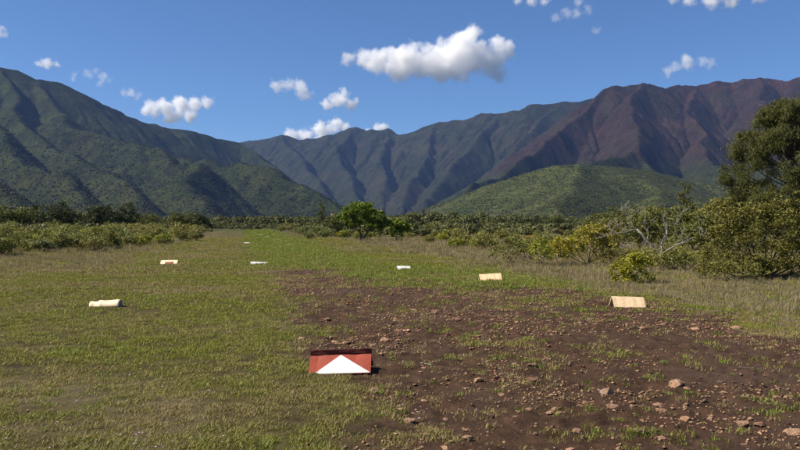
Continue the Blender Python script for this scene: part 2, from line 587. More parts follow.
def gz(x, y):
    return float(ground_z(np.array([x]), np.array([y]))[0])


def gpoint(px, py, sink=0.0):
    """the spot of the ground behind pixel (px, py)"""
    y = EYE * FPX / (py - HORIZON)
    x = (px - 400) / FPX * y
    return (x, y, gz(x, y) - sink)


# ---------------------------------------------------------------- runway markers
def plate(corners, thick, normal):
    """slab over four corners (a, b, c, d) thickened along -normal, edges slightly wavy"""
    bm = bmesh.new()
    a, b, c, d = [Vector(v) for v in corners]
    n = Vector(normal).normalized()
    NU, NV = 8, 3
    top = {}; bot = {}
    for j in range(NV + 1):
        for i in range(NU + 1):
            u, v = i / NU, j / NV
            p = (a * (1 - u) + b * u) * (1 - v) + (d * (1 - u) + c * u) * v
            w = 0.004 * math.sin(u * 9.1 + v * 4) + 0.003 * math.sin(u * 21 + 2)
            top[i, j] = bm.verts.new(p + n * w)
            bot[i, j] = bm.verts.new(p + n * w - n * thick)
    for j in range(NV):
        for i in range(NU):
            bm.faces.new((top[i, j], top[i + 1, j], top[i + 1, j + 1], top[i, j + 1]))
            bm.faces.new((bot[i, j], bot[i, j + 1], bot[i + 1, j + 1], bot[i + 1, j]))
    for i in range(NU):
        bm.faces.new((top[i, 0], bot[i, 0], bot[i + 1, 0], top[i + 1, 0]))
        bm.faces.new((top[i, NV], top[i + 1, NV], bot[i + 1, NV], bot[i, NV]))
    for j in range(NV):
        bm.faces.new((top[0, j], top[0, j + 1], bot[0, j + 1], bot[0, j]))
        bm.faces.new((top[NU, j], bot[NU, j], bot[NU, j + 1], top[NU, j + 1]))
    bmesh.ops.recalc_face_normals(bm, faces=bm.faces)
    me = bpy.data.meshes.new('plate'); bm.to_mesh(me); bm.free()
    return me


M_red = paint_material('red_oxide_paint', (0.31, 0.060, 0.034), (0.15, 0.045, 0.03), 0.6)
M_maroon = paint_material('dark_maroon', (0.095, 0.020, 0.016), (0.06, 0.02, 0.015), 0.5)  # darker tone than the red front panel, for ridge lip and back panel
M_white = paint_material('white_paint', (0.72, 0.71, 0.69), (0.42, 0.35, 0.29), 0.45)
M_cream = paint_material('faded_orange_paint', (0.90, 0.66, 0.39), (0.75, 0.48, 0.27), 0.35)
M_pale = paint_material('bleached_cream_paint', (0.88, 0.70, 0.46), (0.75, 0.50, 0.30), 0.4)


def prism_marker(name, loc, rz, width, h, depth, mat, label, lip=0.0, triangle=None, patch=None, roll=0.0, group=None, back_mat=None):
    """folded-plate runway marker: a front panel and a back panel that lean together"""
    root = empty(name, loc, rz)
    root.rotation_euler = (0, roll, rz)
    tag(root, label, 'runway marker', group)
    w = width / 2
    nf = Vector((0, -h, depth)).normalized(); nb = Vector((0, h, depth)).normalized()
    ridge = Vector((0, 0, h))
    f = link('front_panel', plate([(-w, -depth, 0), (w, -depth, 0), (w, 0, h), (-w, 0, h)], 0.012, nf), mat, root)
    k = 0.0
    if lip:
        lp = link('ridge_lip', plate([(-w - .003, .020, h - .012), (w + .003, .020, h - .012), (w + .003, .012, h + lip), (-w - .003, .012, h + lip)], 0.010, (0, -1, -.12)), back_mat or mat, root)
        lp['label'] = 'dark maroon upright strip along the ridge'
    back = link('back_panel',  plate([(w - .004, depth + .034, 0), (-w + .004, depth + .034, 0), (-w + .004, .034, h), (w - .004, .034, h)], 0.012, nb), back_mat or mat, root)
    if triangle:
        a0, a1, apex = triangle
        P = lambda u, v, e=0.009: Vector((u * w, -depth * (1 - v), h * v)) + nf * e
        bm = bmesh.new()
        pts = [P(a0, .02), P(a1, .02), P(apex, .97)]
        lo = [q - nf * 0.004 for q in pts]
        vt = [bm.verts.new(q) for q in pts]; vb = [bm.verts.new(q) for q in lo]
        bm.faces.new(vt); bm.faces.new(vb[::-1])
        for i in range(3):
            j = (i + 1) % 3
            bm.faces.new((vt[i], vb[i], vb[j], vt[j]))
        bmesh.ops.recalc_face_normals(bm, faces=bm.faces)
        me = bpy.data.meshes.new('triangle'); bm.to_mesh(me); bm.free()
        tri = link('painted_triangle', me, M_white, f)
        tri['label'] = 'white painted triangle on the red panel'
    if patch:
        P = lambda u, v, e=0.009: Vector((u * w, -depth * (1 - v), h * v)) + nf * e
        u0, u1, v1 = patch
        me = plate([P(u0, .03), P(u1, .03), P(u1 * .9, v1), P(u0 * .9, v1)], 0.004, nf)
        pm = link('painted_patch', me, M_red, f)
        pm['label'] = 'red painted patch on the pale panel'
    return root


gA = gpoint(340, 371)
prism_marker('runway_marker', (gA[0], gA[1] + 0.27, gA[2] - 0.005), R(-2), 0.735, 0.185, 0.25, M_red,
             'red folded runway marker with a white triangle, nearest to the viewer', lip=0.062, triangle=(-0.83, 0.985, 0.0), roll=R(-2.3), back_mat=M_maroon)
gG = gpoint(630, 306)
prism_marker('runway_marker', (gG[0], gG[1] + 0.18, gG[2] - 0.02), R(7), 0.70, 0.225, 0.16, M_cream,
             'faded orange tent marker in front of the small yellow-green bush', roll=R(2.5))
gF = gpoint(491, 281)
prism_marker('runway_marker', (gF[0], gF[1] + 0.18, gF[2] - 0.02), R(5), 0.66, 0.19, 0.15, M_cream,
             'faded orange tent marker on the grass edge beyond the bare dirt, centre right', roll=R(-3))
gC = gpoint(168.5, 264)
prism_marker('runway_marker', (gC[0], gC[1] + 0.15, gC[2] - 0.01), R(-4), 0.72, 0.17, 0.14, M_pale,
             'pale cream tent marker with a red patch before the left scrub', patch=(-.45, .62, .62), roll=R(-1))
gD = gpoint(258, 264)
prism_marker('runway_marker', (gD[0], gD[1] + 0.2, gD[2] - 0.01), R(14), 0.70, 0.10, 0.2, M_white,
             'low white marker lying at the start of the bright green grass strip', roll=R(3))
gE = gpoint(403.5, 268.5)
prism_marker('runway_marker', (gE[0], gE[1] + 0.15, gE[2] - 0.01), R(6), 0.52, 0.12, 0.16, M_white,
             'small white marker below the round green tree', roll=R(2))
for (px, py, lab) in ((255, 233.6, 'tiny white marker far down the strip, farthest of the line'),
                      (260.5, 235, 'tiny white marker far down the strip, second farthest of the line'),
                      (267, 236.8, 'small white marker far down the strip, third farthest of the line'),
                      (247, 243.4, 'small white marker on the left edge of the bright green strip'),
                      (290, 244.8, 'small white marker on the right edge of the bright green strip')):
    g = gpoint(px, py)
    prism_marker('runway_marker', (g[0], g[1], g[2] - 0.01), R(random.uniform(-15, 15)), 0.50, 0.09, 0.16, M_white, lab)


def arch_sheet(x0, x1, r, squash, thick=0.010, wav=0.006, seed=0):
    """half-round sheet lying along x"""
    bm = bmesh.new()
    NS, NA = 10, 14
    rr = random.Random(seed)
    rows = {}
    for s in range(NS + 1):
        u = s / NS; x = x0 + (x1 - x0) * u
        dent = 1 + wav / r * math.sin(u * 7 + seed) + rr.uniform(-.01, .01)
        for a in range(NA + 1):
            ang = math.pi * a / NA
            for q, rad in enumerate((r * dent, r * dent - thick)):
                rows[s, a, q] = bm.verts.new((x, -math.cos(ang) * rad, math.sin(ang) * rad * squash))
    for s in range(NS):
        for a in range(NA):
            bm.faces.new((rows[s, a, 0], rows[s + 1, a, 0], rows[s + 1, a + 1, 0], rows[s, a + 1, 0]))
            bm.faces.new((rows[s, a, 1], rows[s, a + 1, 1], rows[s + 1, a + 1, 1], rows[s + 1, a, 1]))
        for a in (0, NA):
            bm.faces.new((rows[s, a, 0], rows[s, a, 1], rows[s + 1, a, 1], rows[s + 1, a, 0]))
    for s in (0, NS):
        for a in range(NA):
            bm.faces.new((rows[s, a, 0], rows[s, a + 1, 0], rows[s, a + 1, 1], rows[s, a, 1]))
    bmesh.ops.recalc_face_normals(bm, faces=bm.faces)
    for f in bm.faces: f.smooth = True
    me = bpy.data.meshes.new('sheet'); bm.to_mesh(me); bm.free()
    return me


gB = gpoint(104, 306.5)
rB = empty('runway_marker', (gB[0], gB[1] + 0.12, gB[2] - 0.01), R(-3))
rB.rotation_euler = (0, R(-2.5), R(-3)); rB.scale = (.92, .92, .92)
tag(rB, 'cream half-round runway marker lying in the left grass, dented near one end', 'runway marker')
link('cover_sheet', arch_sheet(-0.345, -0.12, 0.118, 1.12, seed=1), M_pale, rB)
link('cover_sheet', arch_sheet(-0.14, 0.345, 0.130, 1.14, seed=2), M_pale, rB)

KEEP_OUT = [(gA[0], gA[1] + .29, .36, .27), (gG[0], gG[1] + .18, .36, .2), (gF[0], gF[1] + .18, .36, .2), (gB[0], gB[1] + .12, .36, .2)]


def not_marker(x, y):
    k = np.ones(len(x))
    for (cx, cy, a, b) in KEEP_OUT:
        k *= ~((np.abs(x - cx) < a) & (np.abs(y - cy) < b))
    return k


# ---------------------------------------------------------------- stones
M_stone, nt, N, L = new_mat('rusty_laterite_stone')
tc = N.new('ShaderNodeTexCoord'); oi = N.new('ShaderNodeObjectInfo')
n1 = noise_node(nt, tc.outputs['Object'], 9, 5, 0.65)
c = mix_col(nt, oi.outputs['Random'], (0.15, 0.078, 0.046), (0.50, 0.305, 0.18))
c = mix_col(nt, ramp01(nt, n1, 0.4, 0.7), c, (0.13, 0.065, 0.040))
p = N.new('ShaderNodeBsdfPrincipled'); p.inputs['Roughness'].default_value = 0.9
L.new(c, p.inputs['Base Color'])
bp = N.new('ShaderNodeBump'); bp.inputs['Strength'].default_value = 0.6; bp.inputs['Distance'].default_value = 0.05
L.new(n1, bp.inputs['Height']); L.new(bp.outputs[0], p.inputs['Normal'])
o = N.new('ShaderNodeOutputMaterial'); L.new(p.outputs[0], o.inputs[0])


def stone_mesh(seed, n=18):
    r_ = np.random.default_rng(seed)
    pts = r_.normal(size=(n, 3)); pts /= np.linalg.norm(pts, axis=1)[:, None]
    pts *= r_.uniform(0.75, 1.0, (n, 1))
    pts *= np.array([0.5, r_.uniform(.32, .46), r_.uniform(.16, .30)])
    bm = bmesh.new()
    for q in pts: bm.verts.new(q)
    res = bmesh.ops.convex_hull(bm, input=bm.verts)
    bmesh.ops.delete(bm, geom=[v for v in bm.verts if not v.link_faces], context='VERTS')
    bmesh.ops.triangulate(bm, faces=bm.faces)
    me = bpy.data.meshes.new('stone'); bm.to_mesh(me); bm.free()
    me.materials.append(M_stone)
    return me


stone_meshes = [stone_mesh(900 + i) for i in range(12)]


def stone_spots(n, y_lo, y_hi, seed):
    r_ = np.random.default_rng(seed)
    out = []
    while sum(len(o) for o in out) < n:
        y = np.exp(r_.uniform(np.log(y_lo), np.log(y_hi), 6000)) if False else np.sqrt(r_.uniform(y_lo ** 1.2, y_hi ** 1.2, 6000) ** (2 / 1.2))
        x = r_.uniform(-0.54, 0.56, 6000) * y
        dm = dirt_mask(x, y)
        cl = smooth(0.45, 0.60, fbm(x, y, 0.9, 4, 211)) ** 1.5
        k = not_marker(x, y).astype(bool) & (np.hypot(x - gA[0], y - gA[1] - .3) > .75) & (r_.uniform(0, 1, 6000) < (0.012 + dm * (0.10 + 0.9 * cl)) * 0.6)
        out.append(np.stack([x[k], y[k]], 1))
    return np.concatenate(out)[:n]


for i, (x, y) in enumerate(stone_spots(268, 5.7, 17, 5)):
    s = float(np.clip(rng.lognormal(math.log(0.070), 0.55), 0.03, 0.22)) * (0.9 + 0.02 * y)
    st = link('stone', stone_meshes[i % 12], None, ground, (x, y, gz(x, y) + s * rng.uniform(-.06, .06)))
    st.rotation_euler = (rng.uniform(-.25, .25), rng.uniform(-.25, .25), rng.uniform(0, 6.28))
    st.scale = (s, s, s)
# the stones one can pick out by place in the photograph
for (px, py, wpx) in ((637, 428, 20), (760, 421, 14), (742, 421, 16), (661, 409, 11), (612, 404, 14), (409, 418, 15), (529, 404, 9), (468, 435, 14), (466, 426, 9),
                      (788, 396, 12), (778, 388, 8), (777, 395, 10), (550, 410, 10), (560, 408, 12), (644, 444, 11), (620, 443, 10), (585, 399, 8), (687, 386, 9), (570, 444, 10),
                      (401, 406, 9), (532, 379, 12), (516, 412, 8), (490, 412, 8), (628, 421, 9), (652, 306, 6), (590, 318, 8), (672, 309, 7), (610, 315, 8), (424, 395, 9), (446, 413, 7)):
    g = gpoint(px, py); s = wpx / FPX * g[1] * 1.15
    st = link('stone', stone_meshes[(px + py) % 12], None, ground, (g[0], g[1], g[2] + s * 0.10))
    st.rotation_euler = (rng.uniform(-.15, .15), rng.uniform(-.15, .15), rng.uniform(-.5, .5))
    st.scale = (s, s, s)

# pebbles and crumbs: nobody could count them
pe = stone_spots(17000, 5.6, 32, 17)
pz = ground_z(pe[:, 0], pe[:, 1])
base = []
for i in range(4):
    r_ = np.random.default_rng(300 + i)
    v = np.array([[1, 0, 0], [-.5, .8, 0], [-.5, -.8, 0], [.2, .1, .7], [0, 0, -.6]], float)
    v = v + r_.normal(0, .16, v.shape)
    base.append(v * np.array([.6, .45, .32]))
pf = np.array([[0, 1, 3], [1, 2, 3], [2, 0, 3], [1, 0, 4], [2, 1, 4], [0, 2, 4]])
VV = []; FF = []
for i, (x, y) in enumerate(pe):
    s = min(0.055, rng.lognormal(math.log(0.019), 0.65)) * (0.8 + 0.035 * y)
    a = rng.uniform(0, 6.28); ca, sa = math.cos(a), math.sin(a)
    b = base[i % 4] * s
    VV.append(np.stack([b[:, 0] * ca - b[:, 1] * sa + x, b[:, 0] * sa + b[:, 1] * ca + y, b[:, 2] + pz[i] + s * .12], 1))
    FF.append(pf + 5 * i)
M_pebble, nt, N, L = new_mat('pebble_crumbs')
g = N.new('ShaderNodeNewGeometry')
n1 = noise_node(nt, g.outputs['Position'], 23, 3, 0.6)
c = mix_col(nt, ramp01(nt, n1, 0.35, 0.65), (0.050, 0.028, 0.018), (0.42, 0.245, 0.135))
p = N.new('ShaderNodeBsdfPrincipled'); p.inputs['Roughness'].default_value = 0.9; L.new(c, p.inputs['Base Color'])
o = N.new('ShaderNodeOutputMaterial'); L.new(p.outputs[0], o.inputs[0])
pb = link('pebbles', np_mesh('pebbles', np.concatenate(VV), np.concatenate(FF)), M_pebble, ground)
tag(pb, kind='stuff')

TWIGS = [((420, 360), (445, 364), 'pale crooked stick lying on the dirt right of the red marker'), ((738, 367.5), (770, 369), 'long dark stick lying on the dirt near the right edge'), ((598, 386), (606, 396), 'short pale twig among stones in the middle of the dirt')]

# ---------------------------------------------------------------- instancing for stuff (grass, far woods)
def instancer(name, pts, rot, scl, tint, sources, label=None, tilt=0.0):
    """one object: a cloud of points that carries copies of the source meshes"""
    src = bpy.data.collections.new(name + '_source')
    for i, me in enumerate(sources):
        so = bpy.data.objects.new('%s_piece' % name, me)
        src.objects.link(so)
    me = bpy.data.meshes.new(name)
    n = len(pts)
    me.vertices.add(n)
    me.vertices.foreach_set('co', np.ascontiguousarray(pts, dtype=np.float32).ravel())
    for key, val in (('rot', rot), ('scl', scl), ('tint', tint)):
        a = me.attributes.new(key, 'FLOAT', 'POINT'); a.data.foreach_set('value', np.ascontiguousarray(val, dtype=np.float32))
    o = link(name, me)
    ng = bpy.data.node_groups.new(name, 'GeometryNodeTree')
    ng.interface.new_socket('Geometry', in_out='INPUT', socket_type='NodeSocketGeometry')
    ng.interface.new_socket('Geometry', in_out='OUTPUT', socket_type='NodeSocketGeometry')
    N, L = ng.nodes, ng.links
    gi = N.new('NodeGroupInput'); go = N.new('NodeGroupOutput')
    ci = N.new('GeometryNodeCollectionInfo')
    ci.inputs['Collection'].default_value = src
    ci.inputs['Separate Children'].default_value = True
    ci.inputs['Reset Children'].default_value = True
    ip = N.new('GeometryNodeInstanceOnPoints')
    ip.inputs['Pick Instance'].default_value = True
    def na(key):
        q = N.new('GeometryNodeInputNamedAttribute'); q.data_type = 'FLOAT'; q.inputs['Name'].default_value = key
        return q.outputs['Attribute']
    rv = N.new('FunctionNodeRandomValue'); rv.data_type = 'INT'
    rv.inputs[4].default_value = 0; rv.inputs[5].default_value = max(0, len(sources) - 1)
    cx = N.new('ShaderNodeCombineXYZ'); L.new(na('rot'), cx.inputs[2])
    er = N.new('FunctionNodeEulerToRotation'); L.new(cx.outputs[0], er.inputs[0])
    cs = N.new('ShaderNodeCombineXYZ')
    sa_ = na('scl')
    for q in range(3): L.new(sa_, cs.inputs[q])
    L.new(gi.outputs[0], ip.inputs['Points']); L.new(ci.outputs[0], ip.inputs['Instance'])
    L.new(rv.outputs[2], ip.inputs['Instance Index'])
    L.new(er.outputs[0], ip.inputs['Rotation']); L.new(cs.outputs[0], ip.inputs['Scale'])
    L.new(ip.outputs[0], go.inputs[0])
    md = o.modifiers.new('spread', 'NODES'); md.node_group = ng
    tag(o, label, None, None, 'stuff')
    return o


def tuft(seed, blades, radius, hmin, hmax, width, lean, mat, curl=0.35):
    """grass tuft: each blade a narrow bent strip of two segments"""
    r_ = np.random.default_rng(seed)
    V = []; F = []; T = []
    for i in range(blades):
        a = r_.uniform(0, 6.283); rr = radius * math.sqrt(r_.uniform(0, 1))
        b = np.array([math.cos(a) * rr, math.sin(a) * rr, -0.005])
        h = r_.uniform(hmin, hmax); az = r_.uniform(0, 6.283); ln = abs(r_.normal(0, lean))
        d = np.array([math.cos(az), math.sin(az), 0]); sd = np.array([-d[1], d[0], 0]) * width * 0.5 * r_.uniform(.7, 1.3)
        m = b + d * h * ln * .45 + np.array([0, 0, h * .58])
        t = b + d * h * (ln + curl * r_.uniform(.2, 1)) + np.array([0, 0, h * r_.uniform(.8, 1)])
        k = len(V)
        V += [b - sd, b + sd, m - sd * .8, m + sd * .8, t]
        F += [(k, k + 1, k + 3), (k, k + 3, k + 2), (k + 2, k + 3, k + 4)]
        tv = r_.uniform(0, 1)
        T += [tv] * 5
    me = np_mesh('tuft', np.array(V), np.array(F), {'tint': np.array(T)})
    me.materials.append(mat)
    return me


M_grass = leaf_material('short_grass', (0.085, 0.102, 0.011), (0.300, 0.310, 0.044), alt=(0.36, 0.28, 0.13), translucent=0.25, inst=True)
M_lush = leaf_material('green_grass', (0.098, 0.142, 0.016), (0.250, 0.315, 0.045), alt=(0.26, 0.27, 0.06), translucent=0.3, inst=True)
M_straw = leaf_material('dry_grass', (0.21, 0.165, 0.095), (0.42, 0.34, 0.21), alt=(0.19, 0.175, 0.07), translucent=0.25, inst=True)


def spread(density_fn, bands, seed):
    """points in the camera's field, band by band: (y0, y1, per square metre, size)"""
    r_ = np.random.default_rng(seed)
    P = []; S = []
    for (y0, y1, dens, size) in bands:
        area = 0.5 * (y1 * y1 - y0 * y0) * 1.16
        n = int(area * dens)
        y = np.sqrt(r_.uniform(y0 * y0, y1 * y1, n)); x = r_.uniform(-.58, .58, n) * y
        k = r_.uniform(0, 1, n) < density_fn(x, y)
        P.append(np.stack([x[k], y[k]], 1)); S.append(np.full(k.sum(), size))
    P = np.concatenate(P); S = np.concatenate(S)
    z = ground_z(P[:, 0], P[:, 1])
    return np.column_stack([P, z]), S * r_.uniform(.7, 1.3, len(S)), r_.uniform(0, 6.28, len(S))


def d_short(x, y):
    n = fbm(x, y, 0.32, 4, 401, .6)
    bare = smooth(0.36, 0.56, n)
    return (1 - dirt_mask(x, y) * 0.94) * (0.2 + 0.8 * bare) * not_marker(x, y) * (1 - 0.55 * dry_mask(x, y) * (strip_t(x, y) > 8))


def d_lush(x, y):
    return np.clip(green_mask(x, y) * 0.9 * (1 - 0.25 * dirt_mask(x, y)) + 0.02, 0, 1) * not_marker(x, y)


def d_straw(x, y):
    return dry_mask(x, y) * (1 - dirt_mask(x, y)) * (0.25 + 0.75 * smooth(0.35, 0.6, fbm(x, y, 1.2, 3, 409))) * not_marker(x, y) * (1 - green_mask(x, y))


tufts_s = [tuft(500 + i, 34, 0.085, 0.012, 0.042, 0.0055, 0.8, M_grass) for i in range(5)]
pts, scl, rot = spread(d_short, [(5.4, 9, 240, .9), (9, 15, 150, 1.1), (15, 26, 66, 1.5), (26, 45, 20, 2.2), (45, 90, 5, 3.0)], 41)
tint = np.clip(fbm(pts[:, 0], pts[:, 1], 1.8, 4, 421) * 1.9 - 0.74 + 0.35 * dry_mask(pts[:, 0], pts[:, 1]) + 0.7 * dirt_mask(pts[:, 0], pts[:, 1]) + rng.normal(0, .2, len(pts)), 0, 1)
instancer('short_grass', pts, rot, scl, tint, tufts_s, 'short olive and straw coloured grass covering the old airstrip')

tufts_l = [tuft(520 + i, 34, 0.085, 0.02, 0.065, 0.0065, 0.6, M_lush) for i in range(4)]
pts, scl, rot = spread(d_lush, [(5.4, 10, 90, .9), (10, 18, 60, 1.1), (18, 36, 30, 1.5), (36, 60, 8, 2.2), (60, 180, 2.2, 3.6)], 43)
tint = rng.uniform(0, 1, len(pts)) ** 1.5
instancer('green_grass', pts, rot, scl, tint, tufts_l, 'brighter green grass patches and strip')

tufts_d = [tuft(540 + i, 40, 0.10, 0.05, 0.24, 0.0055, 0.35, M_straw, .25) for i in range(4)]
pts, scl, rot = spread(d_straw, [(8, 14, 24, .5), (14, 24, 30, .72), (24, 40, 16, .95), (40, 75, 4, 1.5)], 47)
far_ = smooth(7.5, 10, strip_t(pts[:, 0], pts[:, 1])) + smooth(4, 6, -strip_t(pts[:, 0], pts[:, 1])) * smooth(24, 32, pts[:, 1])
scl = scl * (0.35 + 0.65 * np.clip(far_, 0, 1))
tint = rng.uniform(0, 1, len(pts)) ** 2
instancer('dry_grass', pts, rot, scl, tint, tufts_d, 'tall dry straw grass along the scrub edges')

# tiny pale pink flowers in the turf
M_flower, nt, N, L = new_mat('pink_flower')
p = N.new('ShaderNodeBsdfPrincipled'); p.inputs['Base Color'].default_value = (0.62, 0.42, 0.56, 1); p.inputs['Roughness'].default_value = 0.7
o = N.new('ShaderNodeOutputMaterial'); L.new(p.outputs[0], o.inputs[0])
FV = []; FF_ = []
for q in range(6):
    a = q * math.pi / 3
    k_ = len(FV)
    FV += [(0, 0, .028), (math.cos(a - .4) * .007, math.sin(a - .4) * .007, .032), (math.cos(a) * .011, math.sin(a) * .011, .034), (math.cos(a + .4) * .007, math.sin(a + .4) * .007, .032)]
    FF_.append((k_, k_ + 1, k_ + 2, k_ + 3))
fm = np_mesh('flower', np.array(FV), np.array(FF_)); fm.materials.append(M_flower)
pts, scl, rot = spread(lambda x, y: smooth(.45, .75, fbm(x, y, 1.4, 3, 433)) * .8, [(5.4, 9, 9, 1.0), (9, 16, 4, 1.1)], 49)
instancer('wild_flowers', pts, rot, scl, rot, [fm], 'tiny pale pink flowers dotted through the turf and dirt')

# ---------------------------------------------------------------- plants
def crown_mesh(name, lobes, n, leaf, seed, clumps=18, clump_r=0.3, aspect=0.45, up=0.25, hang=0.0, shell=0.55, mat=None):
    """crown of single leaves: leaves gather in clumps near the surface of each lobe, so light and gaps show.
    lobes: (x, y, z, rx, ry, rz); leaf = length in metres"""
    r_ = np.random.default_rng(seed)
    vol = np.array([l[3] * l[4] * l[5] for l in lobes]) ** (2 / 3)
    C = []; T = []; RAD = []
    for l, w in zip(lobes, vol / vol.sum()):
        k = max(3, int(round(clumps * len(lobes) * w)))
        d = r_.normal(size=(k, 3)); d /= np.linalg.norm(d, axis=1)[:, None]
        d[:, 2] = np.where(d[:, 2] < -0.45, -d[:, 2], d[:, 2])
        rad = r_.uniform(shell, 1.0, (k, 1)) ** 0.7
        c = np.array(l[:3]) + d * rad * np.array(l[3:])
        C.append(c); T.append(r_.uniform(0, 1, k))
        RAD.append(np.full(k, (l[3] * l[4] * l[5]) ** (1 / 3)) * clump_r * r_.uniform(.65, 1.35, k))
    C = np.concatenate(C); T = np.concatenate(T); RAD = np.concatenate(RAD)
    pick = r_.integers(0, len(C), n)
    off = r_.normal(size=(n, 3)) * np.array([1, 1, .72]) * 0.55
    P = C[pick] + off * RAD[pick][:, None]
    P[:, 2] = np.maximum(P[:, 2], 0.03)
    L_ = leaf * r_.uniform(.6, 1.35, n)
    ax = r_.normal(size=(n, 3)); ax[:, 2] = ax[:, 2] * .6 + up - hang
    ax /= np.linalg.norm(ax, axis=1)[:, None]
    sd = np.cross(ax, r_.normal(size=(n, 3)) + np.array([0, 0, 1.1])); sd /= np.linalg.norm(sd, axis=1)[:, None] + 1e-9
    hw = (L_ * aspect * .5)[:, None]; hl = (L_ * .5)[:, None]
    V = np.stack([P - ax * hl, P + sd * hw, P + ax * hl, P - sd * hw], 1).reshape(-1, 3)
    F = np.arange(4 * n).reshape(n, 4)
    tint = np.clip(0.7 * T[pick] + 0.45 * r_.uniform(0, 1, n) - .08, 0, 1)
    me = np_mesh(name, V, F, {'tint': np.repeat(tint, 4)})
    if mat: me.materials.append(mat)
    return me


def limbs_mesh(name, paths, mat=None, sides=6):
    """tapered tubes along polylines: path = [(x, y, z, r), ...]"""
    V = []; F = []
    for path in paths:
        pts = np.array([q[:3] for q in path], float); rr = [q[3] for q in path]
        base_ = len(V)
        for i in range(len(pts)):
            d = pts[min(i + 1, len(pts) - 1)] - pts[max(i - 1, 0)]
            d /= np.linalg.norm(d) + 1e-9
            u = np.cross(d, [0.3, 0.9, 0.25]); u /= np.linalg.norm(u) + 1e-9
            w = np.cross(d, u)
            for s in range(sides):
                a = 6.2832 * s / sides
                V.append(pts[i] + (u * math.cos(a) + w * math.sin(a)) * rr[i])
        for i in range(len(pts) - 1):
            for s in range(sides):
                a = base_ + i * sides + s; b = base_ + i * sides + (s + 1) % sides
                F.append((a, b, b + sides, a + sides))
        e = base_ + (len(pts) - 1) * sides
        V.append(pts[-1]); k = len(V) - 1
        for s in range(sides): F.append((e + s, e + (s + 1) % sides, k, k))
    me = bpy.data.meshes.new(name)
    me.from_pydata([tuple(v) for v in V], [], [f if f[2] != f[3] else f[:3] for f in F])
    me.polygons.foreach_set('use_smooth', [True] * len(me.polygons))
    me.update()
    if mat: me.materials.append(mat)
    return me


def wander(p0, p1, r0, r1, n, jit, rr):
    out = []
    for i in range(n + 1):
        t = i / n
        j = jit * math.sin(t * math.pi)
        out.append((p0[0] + (p1[0] - p0[0]) * t + rr.uniform(-j, j), p0[1] + (p1[1] - p0[1]) * t + rr.uniform(-j, j), p0[2] + (p1[2] - p0[2]) * t + rr.uniform(-j, j) * .5, r0 + (r1 - r0) * t))
    return out


M_bark = bark_material('brown_bark', (0.060, 0.042, 0.030), (0.13, 0.10, 0.075))
M_deadwood = bark_material('bleached_dead_wood', (0.18, 0.155, 0.13), (0.37, 0.33, 0.285))
M_shrub = leaf_material('olive_shrub_leaf', (0.060, 0.068, 0.014), (0.27, 0.27, 0.070), alt=(0.30, 0.28, 0.085))
M_shrub_l = leaf_material('silvery_shrub_leaf', (0.065, 0.074, 0.024), (0.29, 0.30, 0.13), alt=(0.21, 0.23, 0.065))
M_yellow = leaf_material('yellowing_leaf', (0.10, 0.090, 0.014), (0.50, 0.40, 0.055), alt=(0.36, 0.34, 0.05))
M_gold = leaf_material('golden_green_leaf', (0.10, 0.11, 0.012), (0.48, 0.45, 0.05), alt=(0.40, 0.38, 0.05), translucent=0.35)
M_lime = leaf_material('yellow_green_leaf', (0.075, 0.095, 0.012), (0.38, 0.39, 0.05), alt=(0.32, 0.33, 0.045))
M_bush = leaf_material('bush_leaf', (0.030, 0.040, 0.009), (0.23, 0.24, 0.048), alt=(0.20, 0.18, 0.04), translucent=0.2)
M_dark = leaf_material('dark_tree_leaf', (0.022, 0.030, 0.009), (0.085, 0.100, 0.028), alt=(0.065, 0.078, 0.024), translucent=0.15)
M_olive = leaf_material('olive_tree_leaf', (0.042, 0.052, 0.012), (0.18, 0.19, 0.048), alt=(0.16, 0.17, 0.05), translucent=0.2)
M_green = leaf_material('fresh_green_leaf', (0.045, 0.080, 0.008), (0.24, 0.31, 0.030), alt=(0.18, 0.25, 0.028), translucent=0.25)
M_needle = leaf_material('casuarina_needle', (0.030, 0.040, 0.009), (0.160, 0.165, 0.036), alt=(0.12, 0.125, 0.035), translucent=0.2)


def shrub_lobes(seed, w, h, k):
    rr = random.Random(seed)
    out = []
    for i in range(k):
        a = rr.uniform(0, 6.28); q = rr.uniform(0, 1) ** .6 * .5 * w * .62
        s = rr.uniform(.24, .38)
        z = h * rr.uniform(.32, .72) * (1 - .45 * q / (w * .5))
        out.append((math.cos(a) * q, math.sin(a) * q, z, w * s, w * s, min(h * rr.uniform(.24, .36), h - z)))
    return out


def shrub_stems(seed, lobes, r=0.014):
    rr = random.Random(seed)
    return [wander((rr.uniform(-.06, .06), rr.uniform(-.06, .06), -.03), (l[0], l[1], l[2]), r, r * .35, 4, .06, rr) for l in lobes]


def plant(name, loc, label, cat, crown, stems, crown_name='crown', stem_name='stems', stem_mat=None, rz=0.0, s=1.0, group=None):
    root = empty(name, loc, rz, s)
    tag(root, label, cat, group)
    link(stem_name, stems, stem_mat or M_bark, root)
    link(crown_name, crown, None, root)
    return root


def gp(px, y, sink=0.02):
    x = (px - 400) / FPX * y
    return (x, y, gz(x, y) - sink)


